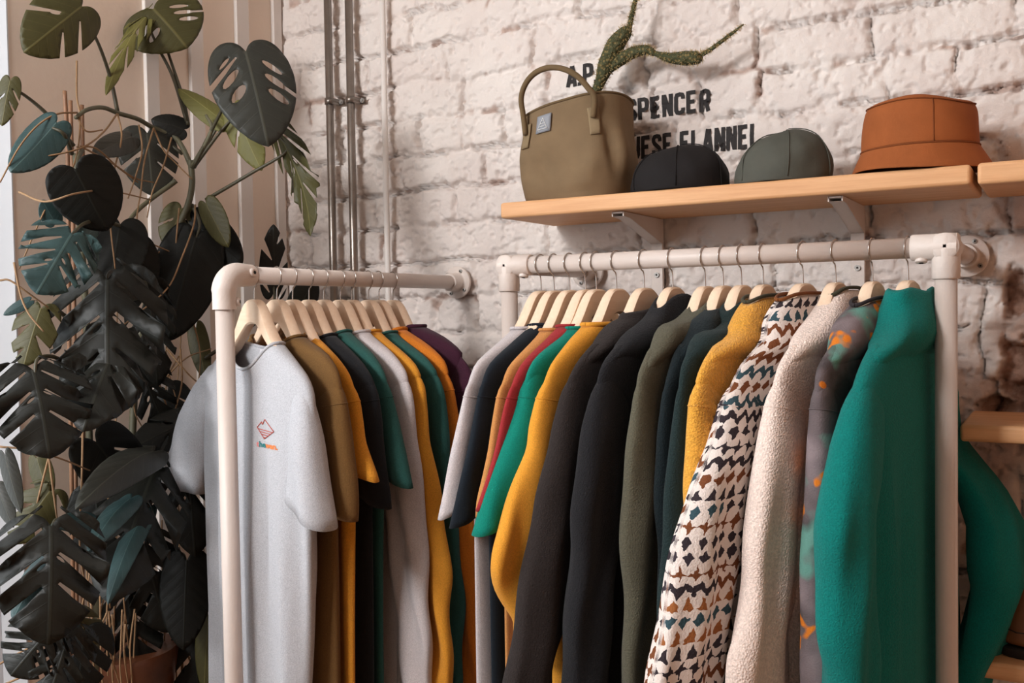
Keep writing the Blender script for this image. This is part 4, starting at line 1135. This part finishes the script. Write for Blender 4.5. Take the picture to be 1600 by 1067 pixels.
def margin(v):                                   # one half of a heart-shaped leaf
    pts = [(0, 0), (.06, -.075), (.17, -.125), (.30, -.105), (.41, -.02), (.475, .12), (.50, .28), (.485, .44), (.43, .60), (.335, .755), (.21, .885), (.09, .965), (0, 1.0)]
    P = spline([(x, y, 0) for x, y in pts], 6)
    d = [0]
    for a, c in zip(P, P[1:]): d.append(d[-1] + (c - a).length)
    return P, [q / d[-1] for q in d]
MP, MD = margin(0)
def mpt(t):
    for i in range(len(MD) - 1):
        if MD[i + 1] >= t:
            f = (t - MD[i]) / max(1e-9, MD[i + 1] - MD[i]); p = MP[i] * (1 - f) + MP[i + 1] * f; return (p.x, p.y)
    return (0, 1)
def leaf_template(slots, holes, seed):
    """slots: (margin position, width, depth 0..1) per side"""
    rnd = random.Random(seed)
    def side(sl):
        out = []; t = 0.0; cuts = sorted(sl)
        ts = list(np.linspace(0, 1, 70)); cuts2 = []
        for c, w, d in cuts: cuts2.append((c - w / 2, c + w / 2, c, d))
        i = 0
        for tt in ts:
            while cuts2 and tt > cuts2[0][0]:
                a, e, c, d = cuts2.pop(0)
                pa, pe = mpt(a), mpt(e); mx, my = mpt(c)
                ix, iy = mx * (1 - d), my - (my - (my - mx * .75)) * d
                qx, qy = (pa[0] + pe[0]) / 2, (pa[1] + pe[1]) / 2
                hw = .016
                out.append(pa)
                m1 = (pa[0] * .45 + (ix) * .55, pa[1] * .45 + (iy - hw * 1.5) * .55); out.append(m1)
                out += [(ix + .012, iy - hw), (ix - .006, iy), (ix + .012, iy + hw)]
                m2 = (pe[0] * .45 + ix * .55, pe[1] * .45 + (iy + hw * 1.5) * .55); out.append(m2)
                out.append(pe); skip_to = e
                ts2 = e
                t = e
            if tt > t or not out: out.append(mpt(tt))
        return out
    Rr = side(slots[0]); Ll = [(-x, y) for x, y in side(slots[1])]
    poly = Rr + Ll[::-1][1:-1]
    loops = [poly]
    for hx, hy, hl, hw in holes:
        sg = 1 if hx > 0 else -1; dx, dy = .78 * sg, .62
        loops.append([(hx + dx * hl * math.cos(a) - dy * hw * math.sin(a) * sg, hy + dy * hl * math.cos(a) + dx * sg * hw * math.sin(a)) for a in np.linspace(0, 2 * math.pi, 13)[:-1]])
    def inside(p, lp):
        c = False; n = len(lp); x, y = p
        for i in range(n):
            x1, y1 = lp[i]; x2, y2 = lp[(i + 1) % n]
            if (y1 > y) != (y2 > y) and x < (x2 - x1) * (y - y1) / (y2 - y1) + x1: c = not c
        return c
    V = []; E = []
    for lp in loops:
        b0 = len(V); V += [Vector(p) for p in lp]; E += [(b0 + i, b0 + (i + 1) % len(lp)) for i in range(len(lp))]
    ok = lambda p: inside(p, poly) and not any(inside(p, h) for h in loops[1:])
    g = .052; B = np.array([tuple(v) for v in V])
    for j in range(-3, 21):
        for i in range(-11, 12):
            p = (i * g + (j % 2) * g / 2, j * g * .87)
            if ok(p) and np.min(np.hypot(B[:, 0] - p[0], B[:, 1] - p[1])) > .02: V.append(Vector(p))
    r = delaunay_2d_cdt(V, E, [], 0, 1e-5)
    vs = [(v.x, v.y) for v in r[0]]
    fs = [tuple(f) for f in r[2] if ok((sum(vs[i][0] for i in f) / 3, sum(vs[i][1] for i in f) / 3))]
    return vs, fs
TPL = {
 'split': leaf_template([[(.40, .045, .80), (.52, .05, .82), (.63, .05, .82), (.74, .045, .8)], [(.42, .045, .80), (.54, .05, .82), (.65, .05, .82), (.76, .045, .78)]], [(.085, .42, .05, .018), (-.09, .5, .05, .018)], 1),
 'deep': leaf_template([[(.38, .030, .84), (.50, .034, .86), (.62, .034, .86), (.74, .032, .82)], [(.37, .030, .84), (.50, .034, .86), (.63, .034, .86), (.75, .032, .80)]], [(.08, .30, .045, .014), (-.08, .36, .045, .014)], 2),
 'holes': leaf_template([[(.60, .03, .55)], [(.50, .04, .75)]], [(.26, .20, .13, .032), (.26, .36, .14, .040), (.25, .52, .13, .045), (-.25, .28, .14, .042), (-.20, .45, .12, .05), (-.28, .1, .09, .02)], 3),
 'plain': leaf_template([[], []], [], 4),
 'few': leaf_template([[(.55, .04, .7), (.70, .04, .7)], [(.62, .045, .75)]], [(-.16, .35, .07, .025)], 5),
 'torn': leaf_template([[(.45, .12, .7), (.72, .10, .8)], [(.38, .10, .75), (.62, .12, .7), (.82, .06, .6)]], [], 6),
}
plant_base = at_plant(195, 1040, 1.93); plant_base.z = 0
mon = thing('monstera_plant', 'tall monstera plant with dark split leaves by the left wall', 'plant', plant_base)
def loc_(p): return Vector(p) - plant_base
def make_leaf(bp, tp, wpx, Zb, Zt, mat, tpl, roll=0, fold=.25, droop=.15, stalk=None, curl=0.0):
    A = at_plant(bp[0], bp[1], Zb); T = at_plant(tp[0], tp[1], Zt)
    L = (T - A).length; ax = (T - A).normalized()
    mid = (A + T) / 2; view = (CO - mid).normalized()
    nrm = (view - ax * view.dot(ax)).normalized()
    nrm = Matrix.Rotation(math.radians(roll), 3, ax) @ nrm
    side = nrm.cross(ax).normalized()
    Wd = wpx * (Zb + Zt) / 2 / F_PX / max(.3, abs(math.cos(math.radians(roll))))
    vs, fs = TPL[tpl]; P = []
    for x, y in vs:
        ay = max(0, y)
        h = -fold * abs(x) ** 1.5 * Wd * .9 - droop * L * (ay - .35) ** 2 + droop * L * .12
        h += .006 * Wd * math.cos((y - abs(x) * .55) * 7 * 2 * math.pi) * min(1, abs(x) * 5) + curl * Wd * x * abs(x) * 2
        bn = math.floor((y - abs(x) * .55) * 6.5 + .5)
        h += Wd * .16 * math.sin(bn * 2.4 + (1 if x > 0 else 4) + bp[0]) * min(1, abs(x) * 2) ** 2 * (tpl in ('deep', 'split'))
        P.append(loc_(A + ax * (y * L) + side * (x * Wd) + nrm * h))
    me_b = MB(); me_b.add(P, fs, [(x, y) for x, y in vs])
    o = me_b.build('leaf', LM[mat], mon, solid=.0009)
    if stalk:
        q = [A + ax * .012 - nrm * .002] + [at_plant(*s_) for s_ in stalk]
        st = MB(); pp = spline([loc_(v_) for v_ in q], 6); n_ = len(pp)
        st.tube(pp, [.0026 + .0022 * i / n_ for i in range(n_)], 8); st.build('leaf_stalk', M['petiole'], o)
    return o
LV = [
 # base px, tip px, width px, depth base/tip, material, template, roll, fold, droop, stalk
 ((128, 10), (40, 80), 100, 1.95, 1.90, 'olive', 'few', 0, .3, .2, [(150, 60, 1.95), (172, 120, 1.95), (184, 176, 1.93)]),
 ((240, 14), (293, 73), 150, 1.95, 1.92, 'olive', 'holes', -20, .2, .2, [(262, 80, 1.95), (285, 150, 1.92), (294, 195, 1.9)]),
 ((230, 24), (163, 134), 34, 1.97, 1.93, 'bright', 'deep', 30, .5, .25, [(245, 70, 1.95), (270, 120, 1.93), (292, 190, 1.9)]),
 ((384, 80), (420, 224), 158, 1.74, 1.69, 'grey', 'holes', -8, .28, .22, [(372, 120, 1.76), (350, 165, 1.8), (330, 205, 1.83), (302, 262, 1.86)]),
 ((366, 172), (408, 266), 62, 1.86, 1.84, 'bright', 'few', 10, .3, .1, [(345, 205, 1.86), (305, 258, 1.88)]),
 ((352, 192), (278, 136), 42, 1.87, 1.9, 'bright', 'plain', 30, .5, .1, [(330, 215, 1.88), (303, 262, 1.88)]),
 ((432, 205), (500, 370), 54, 1.80, 1.74, 'olive', 'deep', 40, .4, -.35, [(448, 236, 1.8), (390, 272, 1.82), (322, 312, 1.86)]),
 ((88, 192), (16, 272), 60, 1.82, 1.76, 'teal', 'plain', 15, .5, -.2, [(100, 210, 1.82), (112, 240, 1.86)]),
 ((16, 126), (2, 196), 34, 1.8, 1.78, 'olive', 'few', 20, .4, .1, [(40, 150, 1.82), (75, 180, 1.85), (115, 228, 1.88)]),
 ((118, 264), (168, 362), 112, 1.75, 1.70, 'black', 'plain', 0, .25, .15, [(122, 250, 1.78), (128, 235, 1.84)]),
 ((230, 208), (240, 306), 104, 1.92, 1.90, 'grey', 'few', -10, .25, .1, [(250, 215, 1.92), (285, 240, 1.9)]),
 ((205, 214), (148, 240), 44, 1.9, 1.88, 'grey', 'plain', 25, .4, .1, None),
 ((288, 202), (236, 186), 46, 1.9, 1.92, 'dark', 'plain', 20, .5, .1, None),
 ((322, 318), (356, 386), 46, 1.84, 1.82, 'olive', 'plain', 25, .4, .1, None),
 ((284, 326), (260, 386), 62, 1.90, 1.88, 'olive', 'few', 10, .3, .1, None),
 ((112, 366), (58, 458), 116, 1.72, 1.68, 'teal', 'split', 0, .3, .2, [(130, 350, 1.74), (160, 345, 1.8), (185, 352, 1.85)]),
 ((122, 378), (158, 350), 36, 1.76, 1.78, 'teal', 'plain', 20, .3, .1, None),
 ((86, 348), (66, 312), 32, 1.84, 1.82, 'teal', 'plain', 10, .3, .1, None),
 ((188, 350), (172, 450), 98, 1.85, 1.83, 'black', 'plain', 10, .3, .1, None),
 ((168, 438), (168, 655), 188, 1.70, 1.63, 'dark', 'deep', 8, .3, .2, [(175, 430, 1.74), (195, 440, 1.8), (205, 470, 1.88)]),
 ((174, 444), (240, 462), 56, 1.70, 1.70, 'grey', 'plain', 10, .7, .2, None),
 ((306, 372), (262, 532), 124, 1.86, 1.80, 'black', 'plain', 6, .25, .12, [(312, 350, 1.88), (300, 320, 1.9)]),
 ((300, 345), (378, 412), 84, 1.90, 1.88, 'black', 'plain', 0, .3, .1, None),
 ((64, 482), (36, 572), 66, 1.78, 1.74, 'olive', 'torn', 15, .4, .15, [(80, 480, 1.8), (110, 500, 1.85)]),
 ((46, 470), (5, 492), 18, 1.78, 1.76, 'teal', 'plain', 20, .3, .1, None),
 ((52, 578), (80, 712), 158, 1.68, 1.62, 'dark', 'deep', -10, .35, .25, [(60, 560, 1.7), (90, 560, 1.78), (120, 590, 1.86)]),
 ((190, 520), (130, 664), 140, 1.68, 1.62, 'dark', 'split', 12, .35, .2, None),
 ((232, 452), (248, 604), 90, 1.76, 1.72, 'black', 'split', -12, .3, .15, [(225, 440, 1.8), (215, 470, 1.86)]),
 ((240, 705), (130, 772), 66, 1.70, 1.64, 'grey', 'plain', 30, .5, .3, None),
 ((238, 742), (172, 930), 172, 1.68, 1.60, 'dark', 'deep', 8, .3, .25, [(245, 725, 1.72), (240, 700, 1.8), (220, 690, 1.88)]),
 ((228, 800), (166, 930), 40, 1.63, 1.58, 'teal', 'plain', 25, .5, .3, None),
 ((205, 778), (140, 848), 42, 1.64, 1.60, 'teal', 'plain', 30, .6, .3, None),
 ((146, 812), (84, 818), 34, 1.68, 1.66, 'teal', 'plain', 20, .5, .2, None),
 ((80, 822), (78, 1006), 172, 1.62, 1.55, 'dark', 'deep', -6, .35, .28, [(88, 812, 1.66), (110, 820, 1.76), (140, 850, 1.86)]),
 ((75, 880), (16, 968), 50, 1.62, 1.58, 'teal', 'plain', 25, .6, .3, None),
 ((78, 985), (16, 1056), 110, 1.62, 1.58, 'dark', 'split', 10, .4, .2, None),
 ((110, 985), (74, 1100), 100, 1.63, 1.58, 'dark', 'split', 0, .4, .2, None),
 ((292, 876), (286, 1016), 96, 1.74, 1.70, 'black', 'plain', 6, .3, .12, [(285, 865, 1.78), (260, 870, 1.84), (230, 890, 1.9)]),
 ((428, 455), (428, 350), 52, 2.0, 1.99, 'dark', 'torn', 10, .3, .1, [(425, 480, 1.98), (380, 520, 1.95), (320, 560, 1.9)]),
 ((466, 486), (492, 432), 52, 2.0, 1.99, 'dark', 'plain', 20, .3, .1, [(440, 520, 1.98), (380, 540, 1.95)]),
 ((292, 672), (304, 870), 128, 1.78, 1.72, 'black', 'deep', 6, .3, .2, [(285, 660, 1.8), (250, 660, 1.88)]),
 ((300, 655), (205, 700), 74, 1.80, 1.78, 'black', 'few', 15, .4, .15, None),
 ((8, 712), (32, 802), 26, 1.66, 1.64, 'grey', 'plain', 25, .5, .1, None),
 ((-4, 762), (20, 824), 28, 1.66, 1.64, 'grey', 'plain', 25, .5, .1, None),
 ((78, 768), (18, 850), 74, 1.76, 1.72, 'olive', 'torn', 10, .4, .15, None),
 ((306, 512), (322, 596), 38, 1.92, 1.9, 'olive', 'plain', 10, .3, .1, None),
 ((58, 716), (78, 782), 34, 1.78, 1.76, 'olive', 'plain', 15, .4, .1, None),
 ((132, 985), (122, 1090), 96, 1.68, 1.66, 'black', 'few', 0, .3, .1, None),
 ((118, 960), (165, 1008), 44, 1.70, 1.68, 'olive', 'few', 10, .3, .1, None),
 ((326, 965), (318, 1080), 44, 1.80, 1.78, 'olive', 'plain', 15, .3, .1, None),
 ((215, 560), (262, 680), 90, 1.84, 1.80, 'black', 'split', 0, .3, .1, None),
 ((150, 690), (235, 800), 110, 1.86, 1.80, 'black', 'few', 0, .3, .1, None),
 ((225, 850), (262, 990), 120, 1.80, 1.74, 'black', 'deep', 0, .3, .15, None),
 ((200, 930), (216, 1062), 116, 1.86, 1.82, 'black', 'deep', 0, .3, .1, None),
 ((304, 990), (312, 1110), 96, 1.84, 1.8, 'black', 'few', 0, .3, .1, None),
 ((150, 770), (158, 890), 92, 1.88, 1.84, 'black', 'few', 0, .3, .1, None),
 ((262, 610), (300, 700), 80, 1.90, 1.86, 'black', 'few', 0, .3, .1, None),
 ((200, 380), (225, 470), 90, 1.9, 1.86, 'black', 'plain', 0, .3, .1, None),
 ((135, 560), (120, 655), 70, 1.84, 1.82, 'black', 'plain', 0, .3, .1, None),
]
for k, a in enumerate(LV):
    make_leaf(a[0], a[1], a[2], a[3], a[4], a[5], a[6], a[7], a[8], a[9], a[10])
def stem(pts, r, mat, name='stem'):
    P = spline([loc_(at_plant(*p)) for p in pts], 7); n = len(P)
    b = MB(); rr = r if isinstance(r, tuple) else (r, r)
    b.tube(P, [rr[0] + (rr[1] - rr[0]) * i / n for i in range(n)], 9)
    return b.build(name, M[mat], mon)
b = MB()
stem([(215, 1080, 1.93), (205, 950, 1.92), (198, 820, 1.9), (206, 690, 1.9), (214, 560, 1.9), (235, 450, 1.9), (262, 385, 1.9), (290, 330, 1.89), (300, 290, 1.88), (298, 250, 1.87)], (.009, .007), 'stem')
stem([(118, 184, 1.9), (135, 172, 1.9), (160, 168, 1.92), (185, 177, 1.92), (215, 186, 1.92), (240, 200, 1.91), (270, 212, 1.9), (285, 230, 1.89), (298, 258, 1.88)], (.004, .0065), 'stem')
stem([(192, 400, 1.87), (198, 355, 1.87), (214, 330, 1.88), (240, 308, 1.88), (265, 290, 1.88), (275, 282, 1.88)], (.004, .0065), 'stem')
stem([(150, 1080, 1.95), (150, 900, 1.93), (140, 700, 1.92), (135, 500, 1.92), (125, 350, 1.9), (118, 240, 1.9)], (.008, .006), 'stem')
stem([(300, 262, 1.87), (330, 205, 1.83), (322, 180, 1.85)], (.006, .003), 'stem')
for pts in ([(101, 142, 1.93), (106, 250, 1.93), (108, 520, 1.94), (112, 760, 1.95), (116, 1090, 1.96)], [(110, 157, 1.95), (115, 400, 1.95), (121, 1090, 1.97)], [(128, 164, 1.94), (131, 420, 1.95), (128, 1090, 1.97)]):
    stem(pts, .0042, 'cane', 'support_cane')
stem([(200, 985, 1.88), (206, 1020, 1.88), (216, 1090, 1.88)], .0035, 'stem', 'support_cane')
ROOTS = [
 [(184, 178, 1.9), (190, 215, 1.88), (178, 270, 1.86), (172, 340, 1.84), (180, 420, 1.82)], [(183, 178, 1.89), (160, 208, 1.85), (125, 232, 1.82), (60, 246, 1.8), (20, 248, 1.8)],
 [(240, 200, 1.88), (226, 250, 1.84), (220, 300, 1.83), (214, 345, 1.83), (222, 410, 1.83)], [(217, 195, 1.88), (222, 235, 1.86), (212, 275, 1.85), (200, 310, 1.85)],
 [(240, 200, 1.88), (256, 235, 1.87), (275, 255, 1.87), (300, 280, 1.87)], [(268, 215, 1.88), (255, 260, 1.86), (238, 300, 1.86), (230, 340, 1.86)],
 [(120, 95, 1.93), (120, 150, 1.92), (125, 180, 1.9), (122, 230, 1.88), (110, 270, 1.87), (85, 300, 1.84), (60, 350, 1.82), (30, 420, 1.8)], [(122, 185, 1.9), (135, 205, 1.88), (160, 203, 1.87)],
 [(120, 176, 1.9), (90, 178, 1.84), (60, 195, 1.8), (30, 230, 1.77), (0, 285, 1.75)], [(125, 228, 1.86), (175, 255, 1.86), (210, 278, 1.86), (240, 285, 1.86)],
 [(30, 300, 1.78), (70, 315, 1.74), (120, 302, 1.72), (170, 298, 1.74), (235, 312, 1.84)], [(120, 230, 1.88), (150, 232, 1.86), (185, 262, 1.86), (215, 285, 1.86)],
 [(305, 320, 1.84), (303, 350, 1.8), (285, 400, 1.76), (262, 450, 1.74), (215, 490, 1.72), (190, 510, 1.72)], [(280, 325, 1.85), (275, 380, 1.85), (276, 400, 1.85)],
 [(190, 362, 1.86), (230, 378, 1.85), (272, 396, 1.85)], [(215, 415, 1.86), (255, 390, 1.86), (282, 372, 1.86)], [(195, 380, 1.85), (186, 440, 1.84), (182, 520, 1.84)],
 [(22, 410, 1.74), (32, 460, 1.73), (45, 490, 1.72), (68, 518, 1.72)], [(0, 438, 1.74), (15, 438, 1.74), (40, 455, 1.75), (75, 480, 1.78)],
 [(205, 490, 1.85), (235, 600, 1.82), (262, 700, 1.8), (280, 800, 1.8)], [(240, 570, 1.84), (262, 640, 1.82), (280, 690, 1.81), (270, 780, 1.8)], [(282, 545, 1.86), (284, 600, 1.85), (268, 660, 1.83), (260, 705, 1.82)],
 [(260, 545, 1.88), (300, 590, 1.87), (330, 610, 1.87)], [(250, 600, 1.88), (290, 560, 1.88), (330, 545, 1.88)], [(130, 640, 1.82), (128, 740, 1.8), (125, 860, 1.78), (140, 940, 1.78)],
 [(75, 705, 1.76), (85, 780, 1.75), (92, 830, 1.75)], [(78, 708, 1.76), (62, 770, 1.75), (52, 812, 1.75)], [(0, 698, 1.72), (40, 702, 1.73), (90, 715, 1.76), (140, 735, 1.8)],
 [(168, 955, 1.78), (158, 985, 1.78), (172, 1020, 1.78), (190, 1080, 1.8)], [(170, 955, 1.78), (172, 990, 1.78), (177, 1080, 1.8)], [(175, 960, 1.78), (178, 1000, 1.78), (176, 1080, 1.8)],
 [(196, 975, 1.8), (194, 1020, 1.8), (202, 1080, 1.82)], [(142, 925, 1.8), (145, 1000, 1.8), (148, 1085, 1.82)], [(225, 980, 1.82), (222, 1030, 1.82), (240, 1060, 1.82)],
 [(250, 935, 1.84), (252, 1000, 1.84), (254, 1085, 1.84)], [(256, 935, 1.84), (257, 1000, 1.84), (252, 1085, 1.84)], [(275, 1008, 1.84), (276, 1085, 1.84)], [(286, 1010, 1.84), (285, 1085, 1.84)], [(288, 1010, 1.84), (312, 1070, 1.84)],
 [(222, 1000, 1.83), (260, 1050, 1.83), (275, 1080, 1.83)], [(165, 720, 1.8), (170, 800, 1.79), (165, 860, 1.78), (172, 950, 1.78)], [(185, 800, 1.8), (180, 860, 1.8), (172, 920, 1.8)],
 [(0, 1037, 1.7), (30, 1020, 1.7), (70, 1000, 1.68)], [(0, 1072, 1.7), (40, 1055, 1.7), (60, 1045, 1.68)],
]
rnd = random.Random(5)
for pts in ROOTS: stem(pts, (.0021, .0014), 'root', 'aerial_root')
for k in range(16):
    x = rnd.uniform(130, 320); y = rnd.uniform(380, 860); Z = rnd.uniform(1.84, 1.95)
    pts = [(x, y, Z)]
    for j in range(3): x += rnd.uniform(-18, 18); y += rnd.uniform(35, 80); pts.append((x, y, Z))
    stem(pts, (.0018, .0012), 'root', 'aerial_root')
# planter
pb = plant_base.copy()
pt = thing('plant_pot', 'rust brown planter holding the monstera beside the white T-shirt', 'pot', (pb.x, pb.y, 0))
for k in range(14):
    x = rnd.uniform(150, 322); y = rnd.uniform(880, 960); Z = rnd.uniform(1.80, 1.92)
    pts = [(x, y, Z)]
    for j in range(3): x += rnd.uniform(-9, 9); y += rnd.uniform(40, 70); pts.append((x, y, Z))
    stem(pts, (.0019, .0015), 'root', 'aerial_root')
M['potm'] = plain('rust_glaze', srgb(104, 58, 34), .4, bump=.3, bscale=30, var=.5, vscale=14)
b = MB(); b.tube([(0, 0, 0), (0, 0, .005), (0, 0, .60), (0, 0, .705), (0, 0, .715), (0, 0, .71), (0, 0, .66)], [.07, .075, .10, .115, .112, .10, .095], 32, True); b.build('vessel', M['potm'], pt, auto=50)
b = MB(); b.tube([(0, 0, .655), (0, 0, .69), (0, 0, .70)], [.095, .098, .06], 24); b.build('bark_mulch', plain('bark_mulch', srgb(112, 68, 44), .8, bump=1, bscale=60, var=.5, vscale=40), pt)
